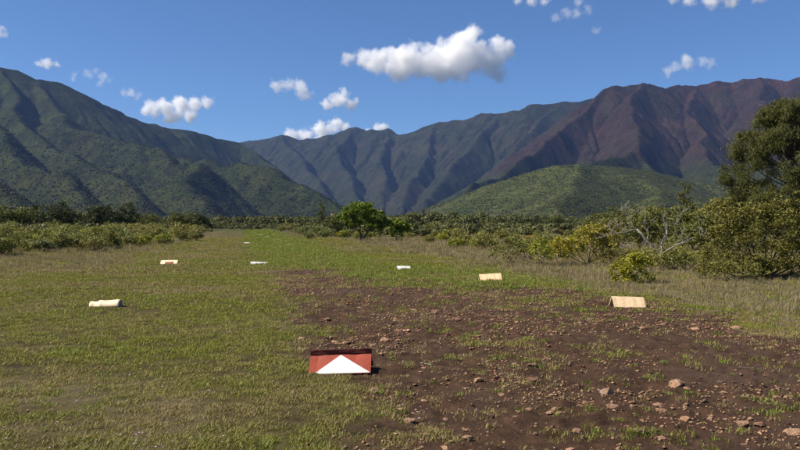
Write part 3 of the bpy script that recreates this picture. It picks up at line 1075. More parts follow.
# --- the individual bushes and trees on the right
lob = [(0, 0, 1.25, 1.25, 1.0, 1.05), (-1.1, -.1, .95, .85, .8, .85), (-1.5, -.2, .5, .6, .6, .5), (1.1, .1, 1.3, 1.1, 1.0, 1.1), (.3, -.5, .65, 1.0, .7, .6), (-.5, .1, 1.75, .8, .7, .6), (.6, 0, 1.9, .8, .7, .55), (1.9, .2, 1.1, .9, .9, 1.0), (2.3, .3, 1.5, .8, .8, .8), (-.8, -.5, .45, .8, .6, .42), (.9, -.6, .5, .9, .6, .48), (1.9, -.4, .5, .9, .7, .48), (0, -.7, .3, .7, .5, .3), (-1.7, -.3, .28, .5, .5, .28), (-.9, .1, 2.15, .3, .3, .3), (.1, 0, 2.35, .32, .3, .28), (1.2, .1, 2.4, .35, .3, .3), (-1.75, 0, 1.35, .3, .3, .35), (-1.3, 0, 1.75, .32, .3, .3), (2.0, 0, 2.25, .35, .3, .3)]
plant('leafy_bush', gp(763, 23.8), 'large dense olive-green bush before the tall right-hand tree', 'bush',
      crown_mesh('crown', lob, 46000, .070, 61, 26, .24, .5, mat=M_bush), limbs_mesh('stems', shrub_stems(61, lob, .03)))
lob = [(0, 0, .52, .36, .34, .3), (-.34, 0, .36, .26, .26, .26), (.36, .05, .50, .28, .26, .26), (.12, 0, .72, .26, .24, .18), (-.14, -.1, .22, .32, .26, .2), (.5, 0, .62, .16, .16, .14)]
plant('leafy_bush', gp(631, 22.2), 'small bright yellow-green bush behind the right-hand orange marker', 'bush',
      crown_mesh('crown', lob + [(-.3, -.15, .14, .3, .25, .14), (.3, -.1, .16, .34, .25, .16), (0, -.2, .12, .3, .2, .12)], 4200, .075, 62, 16, .34, .5, mat=M_gold), limbs_mesh('stems', shrub_stems(62, lob)))
lob = [(0, 0, 1.0, .75, .6, .6), (-.6, 0, .7, .6, .5, .5), (.6, .1, 1.2, .6, .5, .45), (.15, 0, 1.5, .5, .5, .3), (.95, 0, .9, .5, .5, .5), (-1.1, 0, .5, .5, .5, .4)]
plant('leafy_bush', gp(588, 33), 'yellowing bush left of the bare dead tree', 'bush',
      crown_mesh('crown', lob, 4200, .10, 63, 22, .30, .55, mat=M_yellow), limbs_mesh('stems', shrub_stems(63, lob, .02)))
lob = [(0, 0, .75, .6, .5, .45), (-.5, 0, .5, .45, .45, .4), (.5, 0, .6, .5, .45, .4), (.1, 0, 1.0, .4, .4, .25)]
for (px, y, s, lab, mt) in ((562, 32, .95, 'low shrub with yellow-tipped leaves, left of the yellowing bush', M_yellow), (541, 31, .92, 'green shrub two places left of the yellowing bush', M_lime),
                            (511, 32.5, .95, 'low green shrub standing behind the centre-right orange marker', M_shrub), (524, 36, .85, 'dull olive shrub behind the centre-right orange marker, second from it', M_shrub)):
    plant('scrub_shrub', gp(px, y), lab, 'shrub', crown_mesh('crown', lob, 1900, .095, 640 + px, 16, .32, .5, mat=mt), limbs_mesh('stems', shrub_stems(px, lob)), s=s, rz=px * .7)

# thicket behind the dead tree
lobT = [(0, 0, 1.1, 1.0, .9, .8), (-.9, 0, .8, .8, .7, .7), (.9, .1, .9, .8, .7, .7), (.2, 0, 1.7, .8, .7, .5), (-.5, 0, 1.5, .6, .6, .45)]
thick = [crown_mesh('crown', lobT, 7000, .12, 660 + i, 24, .30, .5, mat=m) for i, m in enumerate((M_olive, M_bush, M_shrub))]
thick_st = limbs_mesh('stems', shrub_stems(66, lobT, .025))
for i, (px, y, s, k, lab) in enumerate(((612, 40, .92, 2, 'olive thicket bush just behind the yellowing bush'), (640, 45, 1.05, 1, 'dark thicket bush left behind the dead tree'), (668, 47, 1.2, 0, 'olive thicket bush straight behind the dead tree'),
                                        (692, 43, 1.05, 1, 'dark thicket bush right behind the dead tree'), (712, 37, 1.05, 0, 'olive thicket bush between dead tree and large bush'), (725, 50, 1.55, 2, 'tall pale olive bush left of the tall right-hand tree'),
                                        (655, 60, 1.35, 2, 'pale olive bush farthest behind the dead tree'), (690, 62, 1.5, 0, 'tall olive bush deep in the thicket right of the dead tree'))):
    plant('thicket_bush', gp(px, y), lab, 'bush', thick[k], thick_st, rz=i * 1.3, s=s, group='bushes of the right-hand thicket')
lobU = [(0, 0, .4, .6, .5, .3), (-.5, 0, .3, .45, .4, .25), (.5, 0, .35, .5, .4, .28)]
under = [crown_mesh('crown', lobU, 1100, .085, 675 + i, 14, .36, .45, mat=m) for i, m in enumerate((M_shrub, M_bush))]
UNDER_PLACE = ['before the dead trunk', 'touching the dead trunk', 'right of the dead trunk', 'midway to the large bush', 'left of the dead trunk', 'just right of the dead trunk', 'well left of the dead trunk', 'below the left dead branch', 'behind the dead tree', 'beside the small yellow-green bush', 'next to the large bush', 'below the yellowing bush', 'left behind the yellowing bush', 'before the large bush', 'leftmost of all']
under_st = limbs_mesh('stems', shrub_stems(67, lobU))
for i, (px, y) in enumerate(((657, 28.5), (667, 29), (684, 32), (700, 31), (648, 30), (676, 28.7), (640, 33.5), (625, 34), (672, 37), (645, 35), (712, 27), (603, 33), (577, 37), (735, 22), (552, 38))):
    plant('low_shrub', gp(px, y), 'low %s shrub at the foot of the thicket, %s' % (('olive', 'dark')[i % 2], UNDER_PLACE[i]), 'shrub', under[i % 2], under_st, rz=i * 2.1, s=.9 + .12 * (i % 3), group='low shrubs below the thicket')

# --- sticks on the dirt
for i, (a_, b_, lab) in enumerate(TWIGS):
    rr = random.Random(40 + i)
    g0 = gpoint(*a_); g1 = gpoint(*b_)
    d_ = [g1[q] - g0[q] for q in range(3)]
    tw0 = empty('fallen_stick', (g0[0], g0[1], g0[2])); tag(tw0, lab, 'stick')
    link('stem', limbs_mesh('stem', [wander((0, 0, .008), (d_[0], d_[1], d_[2] + .015), .006, .003, 7, .03, rr)]), M_bark if i == 1 else M_deadwood, tw0)
    link('side_twig', limbs_mesh('side_twig', [wander((d_[0] * .5, d_[1] * .5, d_[2] * .5 + .02), (d_[0] * .7 + .03, d_[1] * .7 + .09, d_[2] * .7 + .05), .006, .003, 4, .015, rr)]), M_bark if i == 1 else M_deadwood, tw0)

# --- dead tree
rr = random.Random(77)
base = (0, 0, -.05)
paths = []
main = [((0, 0, .55), (-.95, .1, 1.55), .075, .045), ((-.95, .1, 1.55), (-1.55, .1, 2.35), .042, .012), ((-.95, .1, 1.55), (-1.9, .0, 1.35), .032, .012), ((-1.9, 0, 1.35), (-2.6, .1, 1.18), .014, .006),
        ((-.55, 0, 1.15), (-.62, .1, 2.05), .03, .01), ((-.62, .1, 2.05), (-.9, .2, 2.3), .010, .004), ((0, 0, .55), (.3, .2, 1.5), .06, .03), ((.3, .2, 1.5), (.1, .2, 2.1), .025, .008), ((.3, .2, 1.5), (.75, .2, 1.85), .018, .006),
        ((0, 0, .55), (1.1, -.1, 1.15), .055, .03), ((1.1, -.1, 1.15), (2.0, -.1, 1.5), .028, .010), ((1.5, -.1, 1.3), (1.75, .1, 1.85), .012, .004), ((-1.3, .1, 2.0), (-1.1, .1, 2.4), .012, .004), ((-1.4, 0, 1.45), (-1.75, .2, 1.75), .012, .005),
        ((.5, -.05, .85), (.9, -.2, 1.6), .016, .006), ((-.3, 0, .85), (-1.2, -.2, .95), .022, .008), ((-1.2, -.2, .95), (-1.7, -.2, .8), .010, .004), ((.75, .2, 1.85), (.95, .2, 2.3), .008, .003), ((1.6, -.1, 1.35), (2.35, .1, 1.25), .012, .004), ((-1.9, 0, 1.35), (-2.2, .1, 1.75), .010, .004)]
paths.append(wander(base, (0, 0, .57), .085, .06, 4, .04, rr))
limbs = [wander(a, b, r0 * .66, r1 * .8, 5, .10, rr) for a, b, r0, r1 in main]
twigs = []
for a, b, r0, r1 in main[1:]:
    for q in range(9):
        t = rr.uniform(.3, 1)
        s0 = [a[i] + (b[i] - a[i]) * t for i in range(3)]
        s1 = [s0[0] + rr.uniform(-.4, .4), s0[1] + rr.uniform(-.3, .3), s0[2] + rr.uniform(-.05, .45)]
        twigs.append(wander(s0, s1, .008, .003, 3, .05, rr))
dt = empty('dead_tree', gp(661, 30.5), 0.0, .98)
tag(dt, 'bare bleached dead tree with crooked pale branches', 'tree')
tr_ = link('trunk', limbs_mesh('trunk', paths), M_deadwood, dt)
for lp in limbs:
    link('branch', limbs_mesh('branch', [lp]), M_deadwood, tr_)
tw = link('twigs', limbs_mesh('twigs', twigs, sides=4), M_deadwood, dt); tw['kind'] = 'stuff'

# --- tall tree on the right: needle plumes
rr = random.Random(88)
paths = [wander((0, 0, -.1), (.2, .1, 4.6), .22, .13, 6, .12, rr), wander((.2, .1, 4.6), (.5, 0, 8.4), .13, .03, 6, .15, rr)]
lobes = []
for i in range(200):
    h = .9 + 7.9 * rr.random() ** .85; a = rr.uniform(0, 6.28)
    reach = 4.4 * max(0, 1 - ((h - .5) / 8.9) ** 2.2) ** .62 * (.3 + .72 * rr.random() ** .4)
    end = (math.cos(a) * reach + .25, math.sin(a) * reach * .85, h)
    if i % 2 == 0: paths.append(wander((.2, .1, h * .72), end, .05, .012, 5, .18, rr))
    lobes.append((end[0], end[1], end[2], rr.uniform(.38, .62), rr.uniform(.38, .6), rr.uniform(.5, .85)))
lobes += [(.4, 0, 8.7, .5, .5, .6), (-.3, 0, 8.3, .5, .5, .6), (1.0, 0, 8.4, .5, .5, .6)]
plant('casuarina_tree', gp(789, 47.5), 'tall dark needle-leaved tree cut by the right edge', 'tree',
      crown_mesh('crown', lobes, 170000, .26, 88, 5, .62, .10, up=1.0, shell=.2, mat=M_needle), limbs_mesh('trunk', paths), stem_name='trunk')

# --- the round green tree of the centre
rr = random.Random(99)
paths = [wander((0, 0, -.05), (-.25, 0, 1.0), .13, .09, 4, .04, rr), wander((.05, 0, .1), (.9, 0, 1.35), .11, .06, 4, .05, rr)]
lobes = [(-.3, 0, 2.75, 1.45, 1.2, .75), (-1.5, 0, 2.0, .95, .9, .6), (-.9, .2, 2.5, .9, .9, .6), (2.1, 0, 1.5, .8, .8, .5), (-1.0, -.2, 1.35, .75, .7, .4), (1.0, -.2, 2.25, 1.1, 1.0, .65), (1.75, 0, 1.7, .8, .8, .6), (.9, -.5, 1.4, .9, .7, .45), (.35, .2, 3.0, .95, .9, .5), (.2, .4, 1.9, 1.2, .9, .7), (1.5, -.2, 1.2, .7, .6, .4)]
for l in lobes: paths.append(wander((-.2 + .5 * (l[0] > 0), 0, .9), (l[0], l[1], l[2] - l[5] * .3), .05, .015, 4, .1, rr))
plant('broadleaf_tree', gp(362, 72), 'round fresh-green tree with a forked trunk standing alone mid-field', 'tree',
      crown_mesh('crown', lobes, 17000, .17, 99, 20, .28, .55, mat=M_green), limbs_mesh('trunk', paths), stem_name='trunk')
lob = [(0, 0, 1.3, .85, .8, .7), (-.5, 0, 1.6, .6, .6, .5), (.6, 0, 1.0, .7, .6, .6), (0, -.2, .7, .8, .7, .5)]
plant('leafy_bush', gp(397, 74), 'rounded fresh-green bush touching the right side of the round tree', 'bush',
      crown_mesh('crown', lob, 5500, .16, 98, 18, .34, .55, mat=M_green), limbs_mesh('stems', shrub_stems(98, lob, .03)))
plant('leafy_bush', gp(335, 88), 'dull olive bush at the left of the round tree', 'bush',
      crown_mesh('crown', [(q[0], q[1], q[2] * 1.15, q[3] * 1.2, q[4] * 1.2, q[5] * 1.15) for q in lob], 3200, .17, 97, 18, .34, .5, mat=M_olive), limbs_mesh('stems', shrub_stems(97, lob, .03)))

# --- scrub shrubs: left hedge and mid field, one thing each
kinds = []
for i, (w, h, m) in enumerate(((1.5, 1.0, M_shrub), (1.8, 1.15, M_shrub_l), (1.3, .9, M_lime), (1.9, 1.25, M_shrub), (1.4, .8, M_shrub_l), (1.6, 1.1, M_bush), (1.2, .75, M_yellow))):
    lob = shrub_lobes(700 + i, w, h, 8)
    kinds.append((crown_mesh('crown', lob, 2000, .115, 700 + i, 12, .36, .5, mat=m), limbs_mesh('stems', shrub_stems(700 + i, lob))))
KIND_WORD = ['olive', 'silvery olive', 'yellow-green', 'broad olive', 'low silvery', 'dark green', 'yellowish']
taken = []


def room(x, y, d):
    for (a, b) in taken:
        if (a - x) ** 2 + (b - y) ** 2 < d * d: return False
    taken.append((x, y)); return True


def where(px, y, marks):
    w = min(marks, key=lambda m: abs(m[0] - px))[1]
    row = 'front row' if y < 50 else 'second row' if y < 60 else 'third row' if y < 72 else 'middle row' if y < 90 else 'back row' if y < 120 else 'farthest row'
    return w, row


def size_word(s):
    return 'small' if s < .85 else 'medium' if s < 1.1 else 'tall'


LEFT_MARKS = [(8, 'at the left edge'), (32, 'below the broad olive tree'), (56, 'below the dark rounded tree'), (88, 'below the pale olive tree'), (104, 'below the dark upright tree'), (124, 'below the rightmost dark tree'), (150, 'below the low spreading tree'), (184, 'below the rounded olive tree'), (215, 'where the left scrub tapers off')]
MID_MARKS = [(270, 'beside the green strip'), (305, 'left of the slim tall tree'), (330, 'below the dull olive bush'), (362, 'below the round green tree'), (397, 'below the rounded fresh bush'), (428, 'below the slim dark tree'), (470, 'below the far dark clumps'), (510, 'above the centre-right marker'), (545, 'below the darkest far clump'), (590, 'behind the yellowing bush'), (640, 'behind the dead tree'), (700, 'behind the thicket'), (770, 'behind the large bush')]
rr = random.Random(5)
n_left = 0
tries = 0
while n_left < 150 and tries < 20000:
    tries += 1
    y = rr.uniform(40, 125); t = rr.uniform(-45, -4.2)
    if n_left < 45:
        y = rr.uniform(39, 62); t = -6.0 - 6.0 * max(0, (58 - y) / 18) - rr.uniform(0, 7)
    x = t / .98 - .199 * y
    edge = -6.0 - 6.0 * max(0, (58 - y) / 18) + rr.uniform(-1, 1.6)
    if t > edge + 1.2 + rr.choice((0, 0, -2, 1.5)) or abs(x / y) > .56 or not room(x, y, 1.15): continue
    k = rr.choice([0, 0, 1, 1, 2, 3, 3, 4, 5, 0, 3])
    s = (.5 + .85 * rr.random() ** .8) * (1 + .005 * (y - 40))
    plant('scrub_shrub', (x, y, gz(x, y) - .02), '%s %s shrub %s, %s' % (size_word(s), KIND_WORD[k], *where(400 + FPX * x / y, y, LEFT_MARKS)), 'shrub', *kinds[k], rz=rr.uniform(0, 6.28), s=s, group='%s shrubs of the left scrub' % KIND_WORD[k])
    n_left += 1
n_mid = 0; tries = 0
while n_mid < 215 and tries < 30000:
    tries += 1
    y = 42 + 130 * rr.random() ** 1.5; t = rr.uniform(5.6, 95)
    x = t / .98 - .199 * y
    if abs(x / y) > .56: continue
    dens = vnoise(np.array([x / 9.0]), np.array([y / 14.0]), 801)[0]
    if dens < .36 or (y < 56 and rr.random() < .6): continue
    if 66 < y < 72 and -6 < x < 1: continue
    if not room(x, y, 1.5): continue
    k = rr.choice([0, 0, 1, 2, 2, 3, 3, 5, 6, 4])
    s = rr.uniform(.65, 1.1) if y < 90 else rr.uniform(.9, 1.5)
    plant('scrub_shrub', (x, y, gz(x, y) - .02), '%s %s shrub %s, %s' % (size_word(s), KIND_WORD[k], *where(400 + FPX * x / y, y, MID_MARKS)), 'shrub', *kinds[k], rz=rr.uniform(0, 6.28), s=s, group='%s shrubs of the open scrub' % KIND_WORD[k])
    n_mid += 1

# alike shrubs in one place are told apart by their order from the left
same = {}
for ob in col.objects:
    if ob.name.startswith('scrub_shrub') and 'label' in ob.keys(): same.setdefault(ob['label'], []).append(ob)
ORDER = ['leftmost of these', 'second from left', 'third from left', 'fourth from left', 'fifth from left', 'sixth from left', 'seventh from left']
for lab, obs in same.items():
    if len(obs) > 1:
        for i, ob in enumerate(sorted(obs, key=lambda q: q.location.x / q.location.y)): ob['label'] = lab + ', ' + ORDER[min(i, 6)]

# --- trees behind the scrub, each its own
def tree_kind(seed, w, h, mat, n=7500, leaf=.26):
    rr = random.Random(seed)
    lobes = []; paths = [wander((0, 0, -.1), (.1, 0, h * .45), .16, .10, 4, .08, rr)]
    for i in range(16):
        a = rr.uniform(0, 6.28); q = rr.uniform(.1, 1) ** .6 * w * .33
        z = h * rr.uniform(.14, .82) * (1 - .25 * (q / (w * .33)) ** 2)
        lobes.append((math.cos(a) * q, math.sin(a) * q, z, w * rr.uniform(.18, .27), w * rr.uniform(.18, .27), min(h * rr.uniform(.13, .2), h - z)))
        paths.append(wander((.1, 0, h * .35), lobes[-1][:3], .06, .02, 3, .15, rr))
    return crown_mesh('crown', lobes, n, leaf, seed, 9, .42, .5, mat=mat), limbs_mesh('trunk', paths)


def spire_kind(seed, w, h, mat):
    rr = random.Random(seed)
    lobes = []; paths = [wander((0, 0, -.1), (.1, 0, h * .95), .16, .03, 5, .1, rr)]
    for i in range(12):
        z = h * (.25 + .68 * i / 11); q = w * .3 * (1 - .75 * (i / 11) ** 1.5); a = rr.uniform(0, 6.28)
        lobes.append((math.cos(a) * q * .6, math.sin(a) * q * .6, z, q * .8 + .2, q * .8 + .2, h * .07))
    return crown_mesh('crown', lobes, 3000, .3, seed, 7, .5, .25, up=.6, mat=mat), limbs_mesh('trunk', paths)


TK = [tree_kind(801, 6.5, 5.0, M_dark), tree_kind(802, 6.0, 5.0, M_olive), tree_kind(803, 7.5, 4.6, M_olive), tree_kind(804, 5.5, 5.0, M_dark)]
SK = [spire_kind(811, 4.0, 7.0, M_needle), spire_kind(812, 3.4, 7.0, M_dark)]
TREES = [
    (8, 118, 1.05, TK[1], 'olive tree behind the scrub at the left edge of the picture'),
    (30, 128, 1.15, TK[2], 'broad olive tree behind the left scrub, second from the left edge'),
    (54, 122, 1.1, TK[0], 'dark rounded tree behind the left scrub, nearest dark tree to the left edge'),
    (68, 126, .85, TK[3], 'smaller dark tree beside the dark rounded tree on the left'),
    (88, 150, 1.0, TK[2], 'pale olive tree between two dark trees behind the left scrub'),
    (101, 132, 1.05, TK[3], 'dark upright tree behind the left scrub'),
    (121, 138, 1.15, TK[0], 'dark broad tree, rightmost dark tree behind the left scrub'),
    (146, 165, .95, TK[2], 'low spreading olive tree right of the left-hand dark trees'),
    (184, 125, .85, TK[1], 'rounded olive tree at the end of the left scrub'),
    (200, 150, .8, TK[3], 'small dark tree just right of the rounded olive tree'),
    (322, 205, 1.05, SK[0], 'slim tall tree rising left of the round green tree'),
    (424, 250, .85, SK[1], 'slim dark tree far off, right of the round green tree'),
    (432, 230, .7, TK[2], 'far low olive tree beside the slim dark tree'),
    (470, 190, .62, TK[0], 'far dark green clump beyond the open scrub, centre right'),
    (500, 180, .60, TK[0], 'far dark green clump left of the darkest one beyond the scrub'),
    (540, 165, .68, TK[0], 'darkest rounded clump far beyond the open scrub'),
    (556, 200, .9, TK[1], 'olive tree behind the darkest far clump'),
    (620, 110, 1.0, TK[1], 'olive tree peeping over the yellowing bush'),
    (650, 120, 1.1, TK[2], 'broad olive tree behind the dead tree thicket'),
    (684, 100, 1.0, SK[0], 'slim needle-leaved tree behind the thicket'),
    (706, 92, 1.0, TK[1], 'olive tree left of the tall right-hand tree'),
    (598, 150, .95, TK[2], 'low olive tree behind the yellowing bush'),
    (742, 60, .72, TK[3], 'dark tree at the foot of the tall right-hand tree'),
    (792, 58, .8, TK[3], 'dark tree at the right edge behind the large bush'),
]
for i, (px, y, s, k, lab) in enumerate(TREES):
    plant('scrub_tree', gp(px, y, .05), lab, 'tree', *k, stem_name='trunk', rz=i * 1.7, s=s)

# --- far woods that read as one mass
def wood_patch(seed, mat, spread_, n_tree, h, dense=46):
    r_ = np.random.default_rng(seed)
    V = []; T = []
    for i in range(n_tree):
        x, y = r_.uniform(-spread_, spread_, 2); hh = h * r_.uniform(.4, 1.35); w = hh * r_.uniform(.35, .6)
        k = dense
        d = r_.normal(size=(k, 3)); d /= np.linalg.norm(d, axis=1)[:, None]; d[:, 2] = np.abs(d[:, 2]) * .9 - .15
        c = np.array([x, y, hh * .5]) + d * np.array([w, w, hh * .5]) * r_.uniform(.35, 1.1, (k, 1))
        sz = hh * .17 * (46 / dense) ** .5 * r_.uniform(.6, 1.4, (k, 1))
        a = r_.normal(size=(k, 3)); a /= np.linalg.norm(a, axis=1)[:, None]
        b = np.cross(a, d + .3 * r_.normal(size=(k, 3))); b /= np.linalg.norm(b, axis=1)[:, None] + 1e-9
        V.append(np.stack([c - a * sz, c + b * sz * .8, c + a * sz, c - b * sz * .8], 1).reshape(-1, 3))
        T.append(np.repeat(np.clip(r_.uniform(0, 1) * .6 + .4 * r_.uniform(0, 1, k), 0, 1), 4))
    V = np.concatenate(V); n = len(V) // 4
    me = np_mesh('wood', V, np.arange(4 * n).reshape(n, 4), {'tint': np.concatenate(T)})
    me.materials.append(mat)
    return me


M_wood = leaf_material('woodland_leaf', (0.050, 0.060, 0.015), (0.125, 0.135, 0.038), alt=(0.145, 0.14, 0.052), translucent=0.15, inst=True)
woods = [wood_patch(850 + i, M_wood, 9, 8, 3.3, 380) for i in range(5)]
r_ = np.random.default_rng(61)
P = []
for (y0, y1, n) in ((200, 420, 750), (420, 1000, 2300), (1000, 1900, 4200)):
    y = np.sqrt(r_.uniform(y0 * y0, y1 * y1, n)); x = r_.uniform(-.6, .6, n) * y
    t = strip_t(x, y)
    k = (~((t > -7) & (t < 10) & (y < 300))) & (vnoise(x / 60, y / 60, 871) > np.where(y < 420, .45, .25))
    P.append(np.stack([x[k], y[k]], 1))
P = np.concatenate(P)
z = np.zeros(len(P))
for nm in ('left_mountain', 'green_hill', 'red_mountain'):
    xs, ys, H = TERRAIN[nm]
    ins = (P[:, 0] > xs[0]) & (P[:, 0] < xs[-1]) & (P[:, 1] > ys[0]) & (P[:, 1] < ys[-1])
    z = np.where(ins, np.maximum(z, height_at(nm, P[:, 0], P[:, 1])), z)
instancer('distant_woodland', np.column_stack([P, z - .2]), r_.uniform(0, 6.28, len(P)), r_.uniform(.7, 1.3, len(P)), r_.uniform(0, 1, len(P)) ** 1.5, woods, 'low olive woodland filling the plain at the foot of the mountains')

scrub_bits = [wood_patch(890 + i, M_wood, 2.6, 6, 1.15, 190) for i in range(5)]
P = []
for (y0, y1, n) in ((85, 160, 900), (160, 330, 2600), (330, 700, 3500)):
    y = np.sqrt(r_.uniform(y0 * y0, y1 * y1, n)); x = r_.uniform(-.6, .6, n) * y
    t = strip_t(x, y)
    k = ((t > 9) | (t < -7) | (y > 165)) & (vnoise(x / 11, y / 16, 877) > .30)
    P.append(np.stack([x[k], y[k]], 1))
P = np.concatenate(P)
instancer('distant_scrub', np.column_stack([P, np.full(len(P), -.05)]), r_.uniform(0, 6.28, len(P)), r_.uniform(.7, 1.35, len(P)), r_.uniform(0, 1, len(P)), scrub_bits, 'low olive scrub running together beyond the open field')

M_hillwood = leaf_material('hill_scrub_leaf', (0.040, 0.054, 0.013), (0.115, 0.135, 0.034), alt=(0.12, 0.125, 0.040), translucent=0.15, inst=True)
M_slopewood = leaf_material('mountain_scrub_leaf', (0.013, 0.021, 0.005), (0.045, 0.059, 0.014), alt=(0.060, 0.063, 0.021), translucent=0.12, inst=True)
hill_woods = [wood_patch(870 + i, M_hillwood, 8, 8, 2.8, 24) for i in range(5)]
slope_woods = [wood_patch(880 + i, M_slopewood, 8, 6, 3.6, 26) for i in range(5)]


def clothe(name, terrain, n, zmax, seed, label, x_rng, y_rng, kinds_, size=1.0):
    r_ = np.random.default_rng(seed)
    x = r_.uniform(*x_rng, n * 3); y = r_.uniform(*y_rng, n * 3)
    z = height_at(terrain, x, y)
    z2 = np.minimum(height_at(terrain, x + 8, y), np.minimum(height_at(terrain, x - 8, y), np.minimum(height_at(terrain, x, y + 8), height_at(terrain, x, y - 8))))
    den = smooth(.30, .55, fbm(x, y, 160, 4, seed)) * (1 - smooth(zmax * .5, zmax, z + (fbm(x, y, 300, 3, seed + 3) - .5) * zmax * .6))
    k = (z > 1) & (r_.uniform(0, 1, n * 3) < .45 + den) & (np.abs(x / y) < .62) & (z < zmax)
    x, y, z = x[k][:n], y[k][:n], ((z + z2) / 2)[k][:n]
    instancer(name, np.column_stack([x, y, z - .5]), r_.uniform(0, 6.28, len(x)), r_.uniform(.6, 1.25, len(x)) * size, r_.uniform(0, 1, len(x)), kinds_, label)


clothe('green_hill_woodland', 'green_hill', 22000, 260, 63, 'speckled trees covering the green hill below the red mountain', (0, 1700), (1400, 2600), hill_woods)
clothe('left_mountain_woodland', 'left_mountain', 42000, 480, 67, 'trees scattered up the slopes of the left mountain', (-2300, 0), (1250, 3900), slope_woods, 1.1)

# ---------------------------------------------------------------- clouds
def cloud_material():
    m, nt, N, L = new_mat('cloud_vapour')
    pv = N.new('ShaderNodeVolumePrincipled')
    pv.inputs['Color'].default_value = (1, 1, 1, 1)
    pv.inputs['Density'].default_value = 0.045
    pv.inputs['Anisotropy'].default_value = 0.0
    o = N.new('ShaderNodeOutputMaterial'); L.new(pv.outputs[0], o.inputs['Volume'])
    return m


M_cloud = cloud_material()
CLOUD_BASE = 1500.0


def cloud(label, blobs, dist, seed, amp=1.0, res=50, thick=0.9, dens=1.0):
    """cloud from puffs given as (px, py, radius in px) at one distance; vapour density is worked out on a grid"""
    pts = []; rad = []
    r_ = np.random.default_rng(seed)
    k = dist / FPX
    for (px, py, rp) in blobs:
        c = at(px, py, dist)
        c[1] += r_.uniform(-.5, .5) * rp * k
        pts.append(c); rad.append(rp * k)
    pts = np.array(pts); rad = np.array(rad)
    ctr = pts.mean(0)
    rmax = rad.max()
    # many equal puffs that fill the given ones
    unit = max(rad.min() * .8, rmax * .3)
    Q = []
    for c, q in zip(pts - ctr, rad):
        n = max(1, int((q / unit) ** 3 * 1.2))
        d = r_.normal(size=(n, 3)); d /= np.linalg.norm(d, axis=1)[:, None]
        Q.append(c + d * (r_.uniform(0, 1, (n, 1)) ** (1 / 3)) * max(q - unit * .8, 0))
    Q = np.concatenate(Q)
    me = bpy.data.meshes.new('cloud'); me.vertices.add(len(Q)); me.vertices.foreach_set('co', Q.astype(np.float32).ravel())
    o = link('cloud', me, None, None, tuple(ctr))
    tag(o, label, 'cloud', None)
    ng = bpy.data.node_groups.new('cloud', 'GeometryNodeTree')
    ng.interface.new_socket('Geometry', in_out='INPUT', socket_type='NodeSocketGeometry')
    ng.interface.new_socket('Geometry', in_out='OUTPUT', socket_type='NodeSocketGeometry')
    N, L = ng.nodes, ng.links
    gi = N.new('NodeGroupInput'); go = N.new('NodeGroupOutput')
    px_ = N.new('GeometryNodeProximity'); px_.target_element = 'POINTS'
    L.new(gi.outputs[0], px_.inputs[0])
    pos = N.new('GeometryNodeInputPosition')
    def noise(scale, detail, rough):
        t = N.new('ShaderNodeTexNoise'); t.inputs['Scale'].default_value = scale; t.inputs['Detail'].default_value = detail; t.inputs['Roughness'].default_value = rough
        off = N.new('ShaderNodeVectorMath'); off.operation = 'ADD'; off.inputs[1].default_value = (seed * 913.0, seed * 77.0, 0)
        L.new(pos.outputs[0], off.inputs[0]); L.new(off.outputs[0], t.inputs['Vector'])
        return t.outputs[0]
    def mth(op, a, b):
        t = N.new('ShaderNodeMath'); t.operation = op
        for s_, v in ((t.inputs[0], a), (t.inputs[1], b)):
            if isinstance(v, (int, float)): s_.default_value = v
            else: L.new(v, s_)
        return t.outputs[0]
    def warp(src, scale, amount, detail):
        t = N.new('ShaderNodeTexNoise'); t.inputs['Scale'].default_value = scale; t.inputs['Detail'].default_value = detail; t.inputs['Roughness'].default_value = .6
        off = N.new('ShaderNodeVectorMath'); off.operation = 'ADD'; off.inputs[1].default_value = (seed * 517.0, 31.0, seed * 77.0)
        L.new(src, off.inputs[0]); L.new(off.outputs[0], t.inputs['Vector'])
        sb = N.new('ShaderNodeVectorMath'); sb.operation = 'SUBTRACT'; sb.inputs[1].default_value = (.5, .5, .5); L.new(t.outputs[1], sb.inputs[0])
        ml = N.new('ShaderNodeVectorMath'); ml.operation = 'MULTIPLY'; ml.inputs[1].default_value = (amount, amount, amount * .8); L.new(sb.outputs[0], ml.inputs[0])
        ad = N.new('ShaderNodeVectorMath'); ad.operation = 'ADD'; L.new(src, ad.inputs[0]); L.new(ml.outputs[0], ad.inputs[1])
        return ad.outputs[0]
    L.new(warp(warp(pos.outputs[0], 1.0 / (unit * 2.6), unit * 3.4, 4), 1.0 / (unit * .8), unit * 1.2, 6), px_.inputs['Sample Position'])
    n1 = noise(1.0 / (unit * 3.0), 9, .7)
    d = mth('DIVIDE', px_.outputs['Distance'], unit)
    body = mth('SUBTRACT', 1.3, d)
    n2 = noise(1.0 / (unit * .45), 5, .65)
    body = mth('ADD', body, mth('MULTIPLY', mth('SUBTRACT', n1, .5), 3.2 * amp))
    body = mth('ADD', body, mth('MULTIPLY', mth('SUBTRACT', n2, .5), 1.3 * amp))
    mr = N.new('ShaderNodeMapRange'); mr.inputs[1].default_value = 0.0; mr.inputs[2].default_value = 2.2; mr.inputs[4].default_value = min(1, dens * 1.2)
    L.new(body, mr.inputs[0])
    vc = N.new('GeometryNodeVolumeCube')
    lo = Q.min(0) - unit * 1.7; hi = Q.max(0) + unit * 1.7
    vc.inputs['Min'].default_value = tuple(lo); vc.inputs['Max'].default_value = tuple(hi)
    vox = (hi - lo).max() / (res * 3)
    for ax_, v in zip('XYZ', (hi - lo) / vox): vc.inputs['Resolution ' + ax_].default_value = int(max(12, min(230, v)))
    L.new(mr.outputs[0], vc.inputs['Density'])
    sm = N.new('GeometryNodeSetMaterial'); sm.inputs['Material'].default_value = M_cloud
    L.new(vc.outputs[0], sm.inputs[0]); L.new(sm.outputs[0], go.inputs[0])
